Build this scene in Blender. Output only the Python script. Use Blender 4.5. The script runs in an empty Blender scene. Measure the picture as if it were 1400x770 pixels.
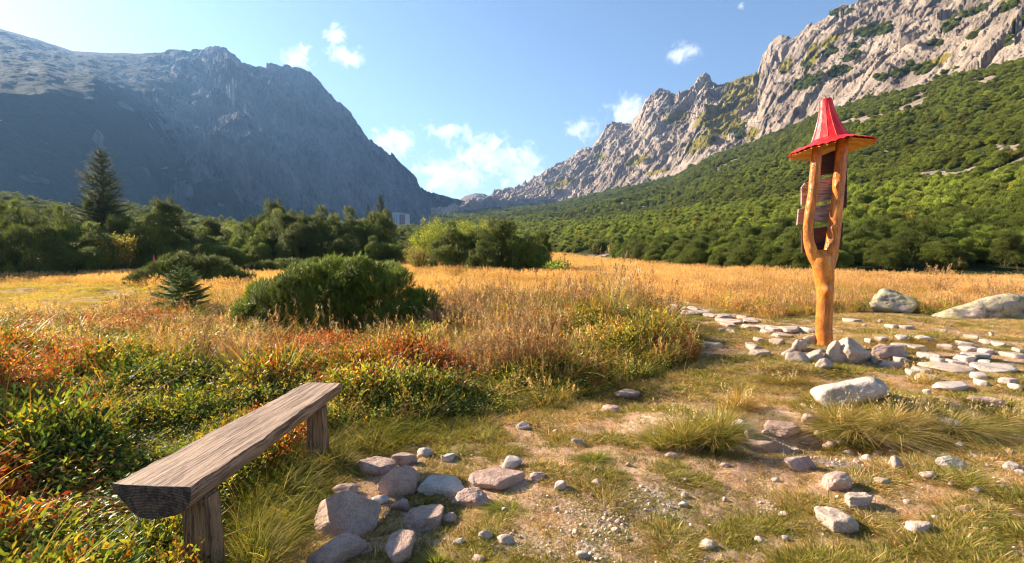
import bpy, bmesh, math
import numpy as np
from mathutils import Vector, Matrix

R = np.random.default_rng(11)
SC = bpy.context.scene
COL = SC.collection

# ------------------------------------------------------------------ camera
CZ = 1.35
F = 700.0                                   # focal length in photo pixels (1400 wide)
TH = math.atan(50 / 700.0)                  # pitch down
cd = bpy.data.cameras.new("camera"); cam = bpy.data.objects.new("camera", cd); COL.objects.link(cam)
cam.location = (0, 0, CZ); cam.rotation_euler = (math.pi / 2 - TH, 0, 0)
cd.sensor_width = 36; cd.lens = 18; cd.clip_start = 0.05; cd.clip_end = 20000
SC.camera = cam

# ------------------------------------------------------------------ sun + sky
SUN_EL = math.radians(26.0)
sun_h = Vector((-0.90, 0.43, 0)).normalized()
sun_dir = Vector((sun_h.x * math.cos(SUN_EL), sun_h.y * math.cos(SUN_EL), math.sin(SUN_EL)))
sl = bpy.data.lights.new("sun", 'SUN'); so = bpy.data.objects.new("sun", sl); COL.objects.link(so)
sl.energy = 5.0; sl.angle = math.radians(0.53); sl.color = (1.0, 0.85, 0.66)
so.rotation_euler = sun_dir.to_track_quat('Z', 'Y').to_euler(); so.location = (-60, 40, 60)

W = bpy.data.worlds.new("World"); SC.world = W; W.use_nodes = True
nt = W.node_tree; bgn = nt.nodes['Background']
sky = nt.nodes.new('ShaderNodeTexSky'); sky.sky_type = 'NISHITA'; sky.sun_disc = False
sky.sun_elevation = SUN_EL; sky.sun_rotation = math.atan2(sun_dir.x, sun_dir.y)
sky.altitude = 1500; sky.air_density = 1.0; sky.dust_density = 1.2; sky.ozone_density = 1.5
nt.links.new(sky.outputs[0], bgn.inputs[0]); bgn.inputs[1].default_value = 0.058

SC.view_settings.view_transform = 'Standard'; SC.view_settings.look = 'None'
SC.view_settings.exposure = 1.85; SC.view_settings.gamma = 1
SC.render.engine = 'CYCLES'
cy = SC.cycles
cy.use_denoising = True
cy.use_adaptive_sampling = True; cy.adaptive_threshold = 0.015
cy.max_bounces = 5; cy.diffuse_bounces = 3; cy.glossy_bounces = 2; cy.transmission_bounces = 3
cy.transparent_max_bounces = 12; cy.volume_bounces = 0
cy.caustics_reflective = False; cy.caustics_refractive = False
cy.sample_clamp_indirect = 4
cy.filter_width = 1.15

# ------------------------------------------------------------------ noise
_P = np.random.default_rng(5).permutation(256).astype(np.int32); _P = np.concatenate([_P, _P, _P])
_G = np.array([[1,1,0],[-1,1,0],[1,-1,0],[-1,-1,0],[1,0,1],[-1,0,1],[1,0,-1],[-1,0,-1],
               [0,1,1],[0,-1,1],[0,1,-1],[0,-1,-1],[1,1,0],[-1,1,0],[0,-1,1],[0,-1,-1]], float)
def perlin(x, y, z=0.0):
    x, y, z = np.broadcast_arrays(np.asarray(x, float), np.asarray(y, float), np.asarray(z, float))
    xi = np.floor(x); yi = np.floor(y); zi = np.floor(z)
    xf = x - xi; yf = y - yi; zf = z - zi
    xi = xi.astype(np.int64) & 255; yi = yi.astype(np.int64) & 255; zi = zi.astype(np.int64) & 255
    f = lambda t: t * t * t * (t * (t * 6 - 15) + 10)
    u, v, w = f(xf), f(yf), f(zf)
    def g(i, j, k):
        h = _P[_P[_P[xi + i] + yi + j] + zi + k] & 15
        gr = _G[h]
        return gr[..., 0] * (xf - i) + gr[..., 1] * (yf - j) + gr[..., 2] * (zf - k)
    L = lambda a, b, t: a + t * (b - a)
    return L(L(L(g(0,0,0), g(1,0,0), u), L(g(0,1,0), g(1,1,0), u), v),
             L(L(g(0,0,1), g(1,0,1), u), L(g(0,1,1), g(1,1,1), u), v), w)
def fbm(x, y, z=0.0, o=4, g=0.5):
    s = 0; a = 1; t = 0
    for i in range(o):
        s = s + a * perlin(np.asarray(x) * 2**i + 17.3 * i, np.asarray(y) * 2**i + 5.1 * i, np.asarray(z) * 2**i); t += a; a *= g
    return s / t
def ridged(x, y, z=0.0, o=4, g=0.5):
    s = 0; a = 1; t = 0
    for i in range(o):
        n = 1 - np.abs(perlin(np.asarray(x) * 2**i + 31.7 * i, np.asarray(y) * 2**i + 9.2 * i, np.asarray(z) * 2**i)) * 2
        s = s + a * n; t += a; a *= g
    return s / t
def sstep(a, b, x):
    t = np.clip((np.asarray(x, float) - a) / (b - a), 0, 1); return t * t * (3 - 2 * t)

def worley(x, y):
    xi, yi = np.floor(x).astype(np.int64), np.floor(y).astype(np.int64); d1 = np.full(x.shape, 9.); d2 = np.full(x.shape, 9.)
    for i in (-1, 0, 1):
        for j in (-1, 0, 1):
            h = _P[_P[(xi + i) & 255] + ((yi + j) & 255)]; h2 = _P[h + 37]
            d = np.hypot(xi + i + h / 255. - x, yi + j + h2 / 255. - y)
            d2 = np.minimum(d2, np.maximum(d1, d)); d1 = np.minimum(d1, d)
    return d1

def blocks(x, y, k=1.0, seed=0):
    xi, yi = np.floor(x).astype(np.int64), np.floor(y).astype(np.int64); d1 = np.full(x.shape, 9.); v = np.zeros(x.shape)
    for i in (-1, 0, 1):
        for j in (-1, 0, 1):
            h = _P[_P[(xi + i + seed) & 255] + ((yi + j) & 255)]; h2 = _P[h + 37]; h3 = _P[h2 + 11]; h4 = _P[h3 + 91]
            ux, uy = x - (xi + i + h / 255.), y - (yi + j + h2 / 255.); d = ux * ux + uy * uy; m = d < d1
            v = np.where(m, h3 / 255. - .5 + k * ((h4 / 255. - .5) * ux + (_P[h4 + 5] / 255. - .5) * uy), v); d1 = np.where(m, d, d1)
    return v

# ------------------------------------------------------------------ photo pixel <-> world
ct, st = math.cos(TH), math.sin(TH)
def ray(px, py):
    a = (np.asarray(px, float) - 700) / F; b = (385 - np.asarray(py, float)) / F
    return a, ct + b * st, -st + b * ct
def unproj(px, py, z=0.0):
    dx, dy, dz = ray(px, py); t = (z - CZ) / dz
    return dx * t, dy * t
def proj(x, y, z):
    d = y * ct - (z - CZ) * st; u = y * st + (z - CZ) * ct
    d = np.maximum(d, 1e-3)
    return 700 + F * x / d, 385 - F * u / d
def poly_in(px, py, poly):
    px = np.asarray(px, float); py = np.asarray(py, float); ins = np.zeros(px.shape, bool); n = len(poly)
    for i in range(n):
        x1, y1 = poly[i]; x2, y2 = poly[(i + 1) % n]
        c = ((y1 > py) != (y2 > py)) & (px < (x2 - x1) * (py - y1) / ((y2 - y1) + 1e-9) + x1)
        ins ^= c
    return ins

# ------------------------------------------------------------------ near ground height
_feat = []
def feat(px, py, dz, rx, ry=None):
    x, y = unproj(px, py, 0); _feat.append((float(x), float(y), dz, rx, ry or rx))
feat(955, 590, 0.13, .42, .34); feat(1190, 572, 0.15, .62, .25); feat(1315, 566, 0.10, .5, .22)
feat(1075, 512, 0.07, .5, .16); feat(1020, 600, -0.13, .33, .28); feat(1100, 596, -0.12, .35, .22)
feat(1190, 612, -0.08, .4, .2); feat(870, 548, -0.07, .35, .2); feat(1125, 482, 0.05, .5, .3)
feat(1240, 468, 0.09, .9, .22); feat(1245, 503, -0.10, .5, .22); feat(640, 690, -0.04, .3, .25)
feat(540, 700, -0.03, .3, .3); feat(90, 415, -0.05, 3, 1.2); feat(130, 402, 0.16, .6, .3); feat(40, 400, 0.12, .8, .3)
feat(700, 470, 0.10, 1.4, 1.0); feat(800, 470, 0.08, 1.2, 1.0); feat(200, 650, 0.04, .8, .8)
def H(x, y):
    x = np.asarray(x, float); y = np.asarray(y, float)
    r = np.hypot(x, y); k = 1 / (1 + (r / 40.0) ** 2)
    z = k * (0.07 * fbm(x / 3.1, y / 3.1, 3.3, 3) + 0.035 * fbm(x / .55, y / .55, 7.7, 3))
    z = z + 0.25 * fbm(x / 25, y / 25, 1.1, 2) * sstep(12, 40, r)
    for fx, fy, dz, rx, ry in _feat:
        z = z + dz * np.exp(-((x - fx) / rx) ** 2 - ((y - fy) / ry) ** 2)
    return z
def hit(px, py):
    z = 0.0
    for _ in range(14):
        x, y = unproj(px, py, z); z = 0.5 * z + 0.5 * float(H(x, y))
    x, y = unproj(px, py, z)
    return float(x), float(y), float(H(x, y))

# ------------------------------------------------------------------ object helpers
def link(o, parent=None):
    COL.objects.link(o)
    if parent: o.parent = parent
    return o
def np_mesh(name, V, Fs, mat=None, cols=None, smooth=False, attrs=None):
    V = np.asarray(V, np.float32); me = bpy.data.meshes.new(name)
    if not isinstance(Fs, (list, tuple)): Fs = [Fs]
    Fs = [np.asarray(f, np.int32) for f in Fs if len(f)]
    me.vertices.add(len(V)); me.vertices.foreach_set('co', V.ravel())
    if Fs:
        lv = np.concatenate([f.ravel() for f in Fs])
        tot = np.concatenate([np.full(len(f), f.shape[1], np.int32) for f in Fs])
        start = np.concatenate([[0], np.cumsum(tot)[:-1]]).astype(np.int32)
        me.loops.add(len(lv)); me.loops.foreach_set('vertex_index', lv)
        me.polygons.add(len(tot)); me.polygons.foreach_set('loop_start', start); me.polygons.foreach_set('loop_total', tot)
        if smooth: me.polygons.foreach_set('use_smooth', np.ones(len(tot), bool))
    me.update(calc_edges=True)
    if cols is not None:
        a = me.color_attributes.new('Col', 'FLOAT_COLOR', 'POINT')
        c = np.ones((len(V), 4), np.float32); c[:, :3] = cols; a.data.foreach_set('color', c.ravel())
    for k, v in (attrs or {}).items():
        a = me.attributes.new(k, 'FLOAT', 'POINT'); a.data.foreach_set('value', np.asarray(v, np.float32).ravel())
    if mat: me.materials.append(mat)
    return me
def tag(o, label=None, cat=None, group=None, kind=None):
    if label: o['label'] = label
    if cat: o['category'] = cat
    if group: o['group'] = group
    if kind: o['kind'] = kind
    return o
def obj(name, me, parent=None, loc=None):
    o = bpy.data.objects.new(name, me); link(o, parent)
    if loc is not None: o.location = loc
    return o
def empty(name, loc, rz=0.0):
    o = bpy.data.objects.new(name, None); link(o); o.location = loc; o.rotation_euler = (0, 0, rz); o.empty_display_size = .2
    return o
def copy_thing(root, loc, rz, sc):
    r = root.copy(); COL.objects.link(r); r.location = loc; r.rotation_euler = (0, 0, rz); r.scale = sc
    for ch in list(root.children):
        c = ch.copy(); COL.objects.link(c); c.parent = r
    return r

# ------------------------------------------------------------------ materials
def new_mat(name):
    m = bpy.data.materials.new(name); m.use_nodes = True; t = m.node_tree
    for n in list(t.nodes): t.nodes.remove(n)
    out = t.nodes.new('ShaderNodeOutputMaterial')
    return m, t, out
def nd(t, typ, **kw):
    n = t.nodes.new(typ)
    for k, v in kw.items():
        if hasattr(n, k): setattr(n, k, v)
    return n
def ramp(t, fac, stops, interp='LINEAR'):
    n = t.nodes.new('ShaderNodeValToRGB'); cr = n.color_ramp; cr.interpolation = interp
    while len(cr.elements) < len(stops): cr.elements.new(0.5)
    for e, (p, c) in zip(cr.elements, stops):
        e.position = p; e.color = (c, c, c, 1) if not hasattr(c, '__len__') else (*c, 1)
    t.links.new(fac, n.inputs[0]); return n.outputs[0]
def noise(t, vec, scale, detail=4, rough=.55, dist=0.0):
    n = t.nodes.new('ShaderNodeTexNoise'); n.inputs['Scale'].default_value = scale; n.inputs['Detail'].default_value = detail
    n.inputs['Roughness'].default_value = rough; n.inputs['Distortion'].default_value = dist
    if vec is not None: t.links.new(vec, n.inputs['Vector'])
    return n.outputs['Fac']
def mixc(t, fac, a, b, mode='MIX'):
    n = t.nodes.new('ShaderNodeMix'); n.data_type = 'RGBA'; n.blend_type = mode
    for s, v in ((n.inputs[0], fac), (n.inputs[6], a), (n.inputs[7], b)):
        if hasattr(v, 'is_output') or isinstance(v, bpy.types.NodeSocket): t.links.new(v, s)
        elif hasattr(v, '__len__'): s.default_value = (*v, 1)
        else: s.default_value = v
    return n.outputs[2]
def math_n(t, op, a, b=None, clamp=False):
    n = t.nodes.new('ShaderNodeMath'); n.operation = op; n.use_clamp = clamp
    for s, v in ((n.inputs[0], a), (n.inputs[1], b)):
        if v is None: continue
        if isinstance(v, bpy.types.NodeSocket): t.links.new(v, s)
        else: s.default_value = v
    return n.outputs[0]
def coord(t, kind='Object', scale=(1, 1, 1), rot=(0, 0, 0)):
    tc = t.nodes.new('ShaderNodeTexCoord'); mp = t.nodes.new('ShaderNodeMapping')
    mp.inputs['Scale'].default_value = scale; mp.inputs['Rotation'].default_value = rot
    t.links.new(tc.outputs[kind], mp.inputs[0]); return mp.outputs[0]
def world_pos(t, scale=(1, 1, 1), rot=(0, 0, 0)):
    g = t.nodes.new('ShaderNodeNewGeometry'); mp = t.nodes.new('ShaderNodeMapping')
    mp.inputs['Scale'].default_value = scale; mp.inputs['Rotation'].default_value = rot
    t.links.new(g.outputs['Position'], mp.inputs[0]); return mp.outputs[0]
def bump(t, h, strength=.5, dist=.02, normal=None):
    n = t.nodes.new('ShaderNodeBump'); n.inputs['Strength'].default_value = strength; n.inputs['Distance'].default_value = dist
    t.links.new(h, n.inputs['Height'])
    if normal is not None: t.links.new(normal, n.inputs['Normal'])
    return n.outputs[0]
def pbr(t, out, color, rough=.8, spec=.3, normal=None):
    p = t.nodes.new('ShaderNodeBsdfPrincipled')
    if isinstance(color, bpy.types.NodeSocket): t.links.new(color, p.inputs['Base Color'])
    else: p.inputs['Base Color'].default_value = (*color, 1)
    if isinstance(rough, bpy.types.NodeSocket): t.links.new(rough, p.inputs['Roughness'])
    else: p.inputs['Roughness'].default_value = rough
    p.inputs['Specular IOR Level'].default_value = spec
    if normal is not None: t.links.new(normal, p.inputs['Normal'])
    if out is not None: t.links.new(p.outputs[0], out.inputs[0])
    return p
def attr(t, name, typ='GEOMETRY'):
    n = t.nodes.new('ShaderNodeAttribute'); n.attribute_name = name; n.attribute_type = typ; return n

def leaf_material(name, transl=.35, rough=.5, spec=.35):
    m, t, out = new_mat(name)
    c = attr(t, 'Col').outputs['Color']
    ti = attr(t, 'tint', 'INSTANCER').outputs['Fac']; wa = attr(t, 'warm', 'INSTANCER').outputs['Fac']
    oi = t.nodes.new('ShaderNodeObjectInfo')
    k = math_n(t, 'ADD', math_n(t, 'ADD', ti, 0.9), math_n(t, 'MULTIPLY', oi.outputs['Random'], 0.2))
    cc = mixc(t, 1.0, c, (1, 1, 1), 'MULTIPLY')
    vm = t.nodes.new('ShaderNodeVectorMath'); vm.operation = 'SCALE'; t.links.new(cc, vm.inputs[0]); t.links.new(k, vm.inputs['Scale'])
    warm = mixc(t, 1.0, vm.outputs[0], (2.1, 1.0, .55), 'MULTIPLY')
    col = mixc(t, wa, vm.outputs[0], warm)
    p = pbr(t, None, col, rough, spec)
    tr = t.nodes.new('ShaderNodeBsdfTranslucent')
    tc = mixc(t, 1.0, col, (1.35, 1.3, .6), 'MULTIPLY'); t.links.new(tc, tr.inputs[0])
    mx = t.nodes.new('ShaderNodeMixShader'); mx.inputs[0].default_value = transl
    t.links.new(p.outputs[0], mx.inputs[1]); t.links.new(tr.outputs[0], mx.inputs[2]); t.links.new(mx.outputs[0], out.inputs[0])
    return m
M_LEAF = leaf_material('leaf', .30); M_NEEDLE = leaf_material('needle', .24, .5, .3); M_GRASS = leaf_material('grass_blade', .40, .7, .12)

def bark_material():
    m, t, out = new_mat('bark'); v = coord(t, 'Object', (1, 1, .3))
    c = ramp(t, noise(t, v, 30, 5), [(.3, (.05, .035, .025)), (.7, (.16, .12, .09))])
    pbr(t, out, c, .9, .2, bump(t, noise(t, v, 40, 4), .6, .01)); return m
M_BARK = bark_material()

def rock_material(name, base=(.42, .39, .37), dark=(.20, .18, .18), lichen=0.0, pink=0.3):
    m, t, out = new_mat(name); v = world_pos(t)
    big = noise(t, v, 5, 5, .6); fine = noise(t, v, 130, 3, .7); mid = noise(t, v, 22, 5, .65)
    c = ramp(t, big, [(.28, dark), (.5, base), (.75, tuple(min(1, b * 1.25) for b in base))])
    c = mixc(t, pink, c, mixc(t, 1.0, c, (1.12, .95, .88), 'MULTIPLY'))
    sp = ramp(t, fine, [(.36, .45), (.52, 1.0), (.68, 1.3)])
    c = mixc(t, .55, c, mixc(t, 1.0, c, sp, 'MULTIPLY'))
    md = ramp(t, mid, [(.3, .6), (.5, 1.0)]); c = mixc(t, .6, c, mixc(t, 1.0, c, md, 'MULTIPLY'))
    if lichen:
        l1 = ramp(t, noise(t, v, 3.2, 6, .7), [(.46, 0.0), (.56, 1.0)])
        lm = math_n(t, 'MULTIPLY', l1, lichen)
        c = mixc(t, lm, c, (.50, .45, .14))
        l2 = ramp(t, noise(t, v, 4.7, 6, .75), [(.5, 0.0), (.6, 1.0)])
        c = mixc(t, math_n(t, 'MULTIPLY', l2, .7), c, (.07, .065, .06))
    vo = t.nodes.new('ShaderNodeTexVoronoi'); vo.feature = 'DISTANCE_TO_EDGE'; vo.inputs['Scale'].default_value = 3.0 if lichen else 7.0
    wv = t.nodes.new('ShaderNodeVectorMath'); wv.operation = 'MULTIPLY_ADD'
    nz = t.nodes.new('ShaderNodeTexNoise'); nz.inputs['Scale'].default_value = 3; nz.inputs['Detail'].default_value = 4; t.links.new(v, nz.inputs[0])
    t.links.new(nz.outputs['Color'], wv.inputs[0]); wv.inputs[1].default_value = (.5, .5, .5); t.links.new(v, wv.inputs[2]); t.links.new(wv.outputs[0], vo.inputs[0])
    crack = ramp(t, vo.outputs['Distance'], [(0, 0.0), (.02, 1.0)])
    h = math_n(t, 'ADD', math_n(t, 'MULTIPLY', mid, 1.0), math_n(t, 'MULTIPLY', fine, .25))
    n1 = bump(t, h, .8, .02); n2 = bump(t, crack, .25, .01, n1)
    pbr(t, out, c, .85, .25, n2); return m
M_ROCK = rock_material('granite', (.50, .44, .38), (.28, .24, .21))
M_ROCKW = rock_material('pale_granite', (.50, .405, .32), (.29, .23, .18), 0, .4)
M_ROCKP = rock_material('pinkish_granite', (.44, .33, .27), (.25, .18, .15), 0, .6)
M_ROCKL = rock_material('lichen_granite', (.42, .36, .29), (.20, .175, .15), .42, .35)

# ------------------------------------------------------------------ zones of the near ground
TURF = [(250, 1400), (330, 800), (395, 700), (402, 655), (440, 622), (520, 590), (600, 576), (700, 566), (800, 540), (870, 524), (948, 500),
        (955, 482), (925, 458), (885, 420), (900, 410), (960, 421), (1060, 438), (1140, 430), (1200, 428), (1290, 434), (1420, 430), (2400, 450), (2600, 1400)]
GREENSTRIP = [(150, 1400), (255, 800), (300, 700), (395, 628), (450, 596), (560, 576), (600, 585), (470, 622), (440, 640), (412, 665), (400, 720), (345, 800), (280, 1400)]
CLEAR = [(-900, 400), (0, 385), (90, 387), (180, 391), (290, 402), (300, 415), (220, 420), (110, 438), (0, 432), (-600, 440)]
def in_px(x, y): return proj(np.asarray(x, float), np.maximum(np.asarray(y, float), .25), 0 * np.asarray(x, float))
def turf_amount(x, y):
    """0 = trodden soil, 1 = closed grass, inside the turf zone"""
    n = fbm(x / .30, y / .30, 2.2, 4) * 1.9 + fbm(x / 1.4, y / 1.4, 9.2, 2) * 1.0
    px, py = in_px(x, y)
    bias = -0.14 + .25 * sstep(560, 500, py) + .16 * sstep(900, 760, px) * sstep(660, 580, py) - .30 * np.exp(-((px - 1130) / 90) ** 2 - ((py - 608) / 28) ** 2) \
        - .30 * np.exp(-((px - 540) / 110) ** 2 - ((py - 700) / 60) ** 2) - .25 * np.exp(-((px - 780) / 60) ** 2 - ((py - 720) / 50) ** 2) \
        - .35 * np.exp(-((px - 1030) / 50) ** 2 - ((py - 690) / 30) ** 2) - .25 * np.exp(-((px - 1340) / 90) ** 2 - ((py - 690) / 50) ** 2) \
        - .22 * np.exp(-((px - 1320) / 110) ** 2 - ((py - 500) / 22) ** 2) - .4 * np.exp(-((px - 940) / 40) ** 2 - ((py - 440) / 9) ** 2)
    return sstep(-.30, .35, n + bias)
# thicket edges: where the dwarf pines begin (photo pixels on flat ground)
EDGE = [(-500, 380), (0, 379), (100, 376), (190, 373), (330, 369), (440, 366), (530, 364), (560, 357), (600, 350), (700, 346), (745, 343.5),
        (790, 347), (830, 352), (900, 360), (1000, 367), (1100, 373), (1250, 376), (1400, 378), (1900, 383)]
_ea = []
for a, b in [(q[0], q[1] + (5 if q[0] > 780 else 3)) for q in EDGE]:
    x, y = unproj(a, b, 0); _ea.append((math.atan2(x, y), math.hypot(x, y)))
_ea = np.array(_ea)
def edge_r(az): return np.exp(np.interp(az, _ea[:, 0], np.log(_ea[:, 1])))

# ------------------------------------------------------------------ GROUND
def ground_material():
    m, t, out = new_mat('ground_soil')
    v = world_pos(t)
    turf = attr(t, 'turf').outputs['Fac']; wild = attr(t, 'wild').outputs['Fac']; gold = attr(t, 'gold').outputs['Fac']; grav = attr(t, 'gravel').outputs['Fac']
    soil = ramp(t, noise(t, v, 3.5, 6, .6), [(.3, (.26, .15, .09)), (.5, (.44, .27, .17)), (.7, (.58, .41, .29))])
    fine = noise(t, v, 60, 4, .7)
    soil = mixc(t, .6, soil, mixc(t, 1.0, soil, ramp(t, fine, [(.35, .55), (.65, 1.35)]), 'MULTIPLY'))
    vo = t.nodes.new('ShaderNodeTexVoronoi'); vo.inputs['Scale'].default_value = 55; t.links.new(v, vo.inputs[0])
    peb = mixc(t, 1.0, ramp(t, vo.outputs['Distance'], [(0, 1.0), (.7, .45)]), mixc(t, .04, (.56, .44, .35), vo.outputs['Color']), 'MULTIPLY')
    c = mixc(t, math_n(t, 'MULTIPLY', grav, .85), soil, peb)
    moss = ramp(t, noise(t, v, 18, 5, .7), [(.3, (.075, .07, .022)), (.55, (.17, .14, .045)), (.75, (.34, .25, .11))])
    c = mixc(t, math_n(t, 'MULTIPLY', turf, .82), c, moss)
    litter = ramp(t, noise(t, v, 9, 5, .7), [(.3, (.035, .03, .013)), (.6, (.10, .07, .03)), (.8, (.17, .11, .05))])
    c = mixc(t, wild, c, litter)
    straw = ramp(t, noise(t, v, 6, 5, .7), [(.3, (.16, .10, .035)), (.7, (.42, .26, .10))])
    c = mixc(t, gold, c, straw)
    h = math_n(t, 'ADD', math_n(t, 'MULTIPLY', fine, .5), math_n(t, 'MULTIPLY', math_n(t, 'MULTIPLY', vo.outputs['Distance'], -1.0), grav))
    pbr(t, out, c, .95, .15, bump(t, h, .8, .012)); return m
M_GROUND = ground_material()

def zones(x, y):
    px, py = in_px(x, y)
    ahead = np.asarray(y) > .3
    px = np.where(ahead, px, np.where(np.asarray(x) > -1.2, 900, -500)); py = np.where(ahead, py, 900)
    tz = poly_in(px, py, TURF); gs = poly_in(px, py, GREENSTRIP); cl = poly_in(px, py, CLEAR)
    return px, py, tz, gs, cl
az1 = np.concatenate([np.linspace(-math.pi, -1.05, 60)[:-1], np.linspace(-1.05, 1.05, 1150), np.linspace(1.05, math.pi, 60)[1:]])
rr = np.exp(np.linspace(math.log(.25), math.log(420), 720))
A, RR = np.meshgrid(az1, rr, indexing='ij')
X = RR * np.sin(A); Y = RR * np.cos(A)
Z = H(X, Y)
px_, py_, tz, gs, cl = zones(X, Y)
ta = turf_amount(X, Y)
near = sstep(18, 6, RR)
grav = sstep(.12, .55, fbm(X / .8, Y / .8, 5.5, 3) + .35 * np.exp(-((px_ - 1120) / 110) ** 2 - ((py_ - 610) / 30) ** 2) + .3 * np.exp(-((px_ - 1040) / 60) ** 2 - ((py_ - 700) / 40) ** 2) + .25 * np.exp(-((px_ - 800) / 90) ** 2 - ((py_ - 740) / 40) ** 2) - .02)
Z = Z + near * (.012 * fbm(X / .12, Y / .12, 4.1, 3) + .004 * fbm(X / .035, Y / .035, 6.2, 2)) + tz * ta * .012
wild = np.where(tz | cl, 0, 1.0); goldz = np.where(tz, 0, np.where(cl, .9, sstep(440, 405, py_)))
nc, nr = A.shape
idx = np.arange(nc * nr).reshape(nc, nr)
faces = np.stack([idx[:-1, :-1], idx[:-1, 1:], idx[1:, 1:], idx[1:, :-1]], -1).reshape(-1, 4)[:, ::-1]
# centre disc under the camera
Vg = np.stack([X, Y, Z], -1).reshape(-1, 3); Vg = np.vstack([Vg, [[0, 0, float(H(0, 0))]]])
ci = len(Vg) - 1
tri = np.stack([idx[:-1, 0], idx[1:, 0], np.full(nc - 1, ci)], -1)[:, ::-1]
ap = lambda a: np.append(a.ravel().astype(np.float32), 0)
me = np_mesh('ground', Vg, [faces, tri], M_GROUND, smooth=True, attrs={'turf': ap(np.where(tz | gs, ta, 0)), 'wild': ap(wild), 'gold': ap(goldz), 'gravel': ap(grav)})
tag(obj('ground', me), kind='structure')
del A, RR, X, Y, Z, px_, py_, ta, grav

# ------------------------------------------------------------------ MOUNTAINS
def curve(pts):
    """(px,py,r) -> sorted (az, r, z): the outline's own distance gives it its real height"""
    o = []
    for px, py, r in pts:
        dx, dy, dz = ray(px, py); o.append((math.atan2(dx, dy), r, CZ + r * dz / math.hypot(dx, dy)))
    return np.array(sorted(o))
def cinterp(az, c): return np.interp(az, c[:, 0], c[:, 1]), np.interp(az, c[:, 0], c[:, 2])

def ellipse_mask(px, py, L, wob=None):
    m = np.zeros(px.shape)
    for cx, cy, a, b, ang in L:
        c, s = math.cos(math.radians(ang)), math.sin(math.radians(ang))
        dx, dy = px - cx, py - cy
        u = (dx * c - dy * s) / a; v = (dx * s + dy * c) / b
        m = np.maximum(m, np.exp(-(u * u + v * v)))
    return m

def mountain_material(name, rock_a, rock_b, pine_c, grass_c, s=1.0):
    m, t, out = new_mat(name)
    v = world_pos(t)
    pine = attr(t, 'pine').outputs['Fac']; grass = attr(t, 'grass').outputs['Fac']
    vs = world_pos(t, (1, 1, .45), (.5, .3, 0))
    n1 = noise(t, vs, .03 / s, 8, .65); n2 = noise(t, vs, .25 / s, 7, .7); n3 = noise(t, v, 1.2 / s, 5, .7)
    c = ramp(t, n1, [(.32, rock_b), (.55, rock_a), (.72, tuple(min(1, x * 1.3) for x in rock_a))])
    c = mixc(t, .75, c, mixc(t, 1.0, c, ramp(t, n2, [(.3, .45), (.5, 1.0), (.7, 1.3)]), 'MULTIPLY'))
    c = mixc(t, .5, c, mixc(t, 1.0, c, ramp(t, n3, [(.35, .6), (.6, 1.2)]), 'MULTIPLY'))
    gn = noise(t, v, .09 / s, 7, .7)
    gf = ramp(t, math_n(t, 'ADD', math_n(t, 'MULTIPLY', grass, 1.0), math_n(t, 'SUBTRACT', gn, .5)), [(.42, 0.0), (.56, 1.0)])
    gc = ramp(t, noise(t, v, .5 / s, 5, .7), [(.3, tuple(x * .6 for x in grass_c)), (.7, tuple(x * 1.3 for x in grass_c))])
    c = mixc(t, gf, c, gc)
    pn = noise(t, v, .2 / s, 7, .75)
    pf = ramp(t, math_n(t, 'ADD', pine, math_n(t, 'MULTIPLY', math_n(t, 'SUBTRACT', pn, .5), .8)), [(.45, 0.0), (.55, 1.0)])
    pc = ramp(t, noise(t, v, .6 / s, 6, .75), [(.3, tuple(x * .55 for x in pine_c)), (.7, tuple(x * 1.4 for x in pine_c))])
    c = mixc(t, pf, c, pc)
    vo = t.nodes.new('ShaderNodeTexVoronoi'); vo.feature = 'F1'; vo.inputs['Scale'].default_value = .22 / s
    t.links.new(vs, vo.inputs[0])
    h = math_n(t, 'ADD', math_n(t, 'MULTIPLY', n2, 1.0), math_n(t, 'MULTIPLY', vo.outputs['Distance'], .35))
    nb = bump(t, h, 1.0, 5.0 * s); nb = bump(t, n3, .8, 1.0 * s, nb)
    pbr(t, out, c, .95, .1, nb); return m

# right-hand mountain --------------------------------------------------
ridgeR = curve([(600, 292, 1500), (640, 284, 1500), (673, 269, 1500), (700, 260, 1480), (723, 249, 1420), (749, 231, 1360), (771, 223, 1320), (791, 206, 1280), (811, 200, 1240),
                (826, 180, 1210), (834, 170, 1200), (851, 170, 1180), (863, 171, 1160), (874, 154, 1140), (883, 134, 1110), (900, 124, 1080), (914, 125, 1060), (923, 131, 1040),
                (940, 129, 1010), (947, 124, 1000), (954, 111, 990), (967, 104, 975), (974, 113, 960), (983, 117, 950), (1000, 111, 920), (1036, 100, 860), (1043, 77, 800),
                (1054, 54, 760), (1069, 43, 740), (1086, 46, 725), (1109, 30, 710), (1123, 27, 700), (1149, 10, 680), (1177, 0, 660), (1250, -27, 610), (1330, -60, 560), (1400, -90, 520), (1700, -190, 420), (2300, -330, 360)])
pineR = curve([(600, 296, 900), (680, 287, 900), (760, 280, 860), (800, 271, 790), (850, 259, 700), (915, 245, 610), (970, 216, 520), (1050, 190, 440), (1115, 152, 380),
               (1200, 134, 330), (1300, 106, 290), (1400, 80, 260), (1700, 10, 210), (2300, -80, 170)])
tierR = curve([(600, 306, 300), (745, 300, 300), (850, 292, 200), (950, 283, 150), (1000, 276, 130), (1100, 262, 105), (1250, 248, 85), (1400, 226, 70), (1700, 200, 60), (2300, 190, 50)])
azR = np.linspace(math.atan2(-110, 700), math.radians(63), 1150)
er = edge_r(azR) * .92 - 1
er = np.where(azR < math.atan2(45, 700), np.minimum(er, 60), er)
r1, z1 = cinterp(azR, tierR); r2, z2 = cinterp(azR, pineR); r3, z3 = cinterp(azR, ridgeR)
z0 = np.full_like(azR, -.35)
r1 = np.maximum(r1, er * 1.25)
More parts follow.
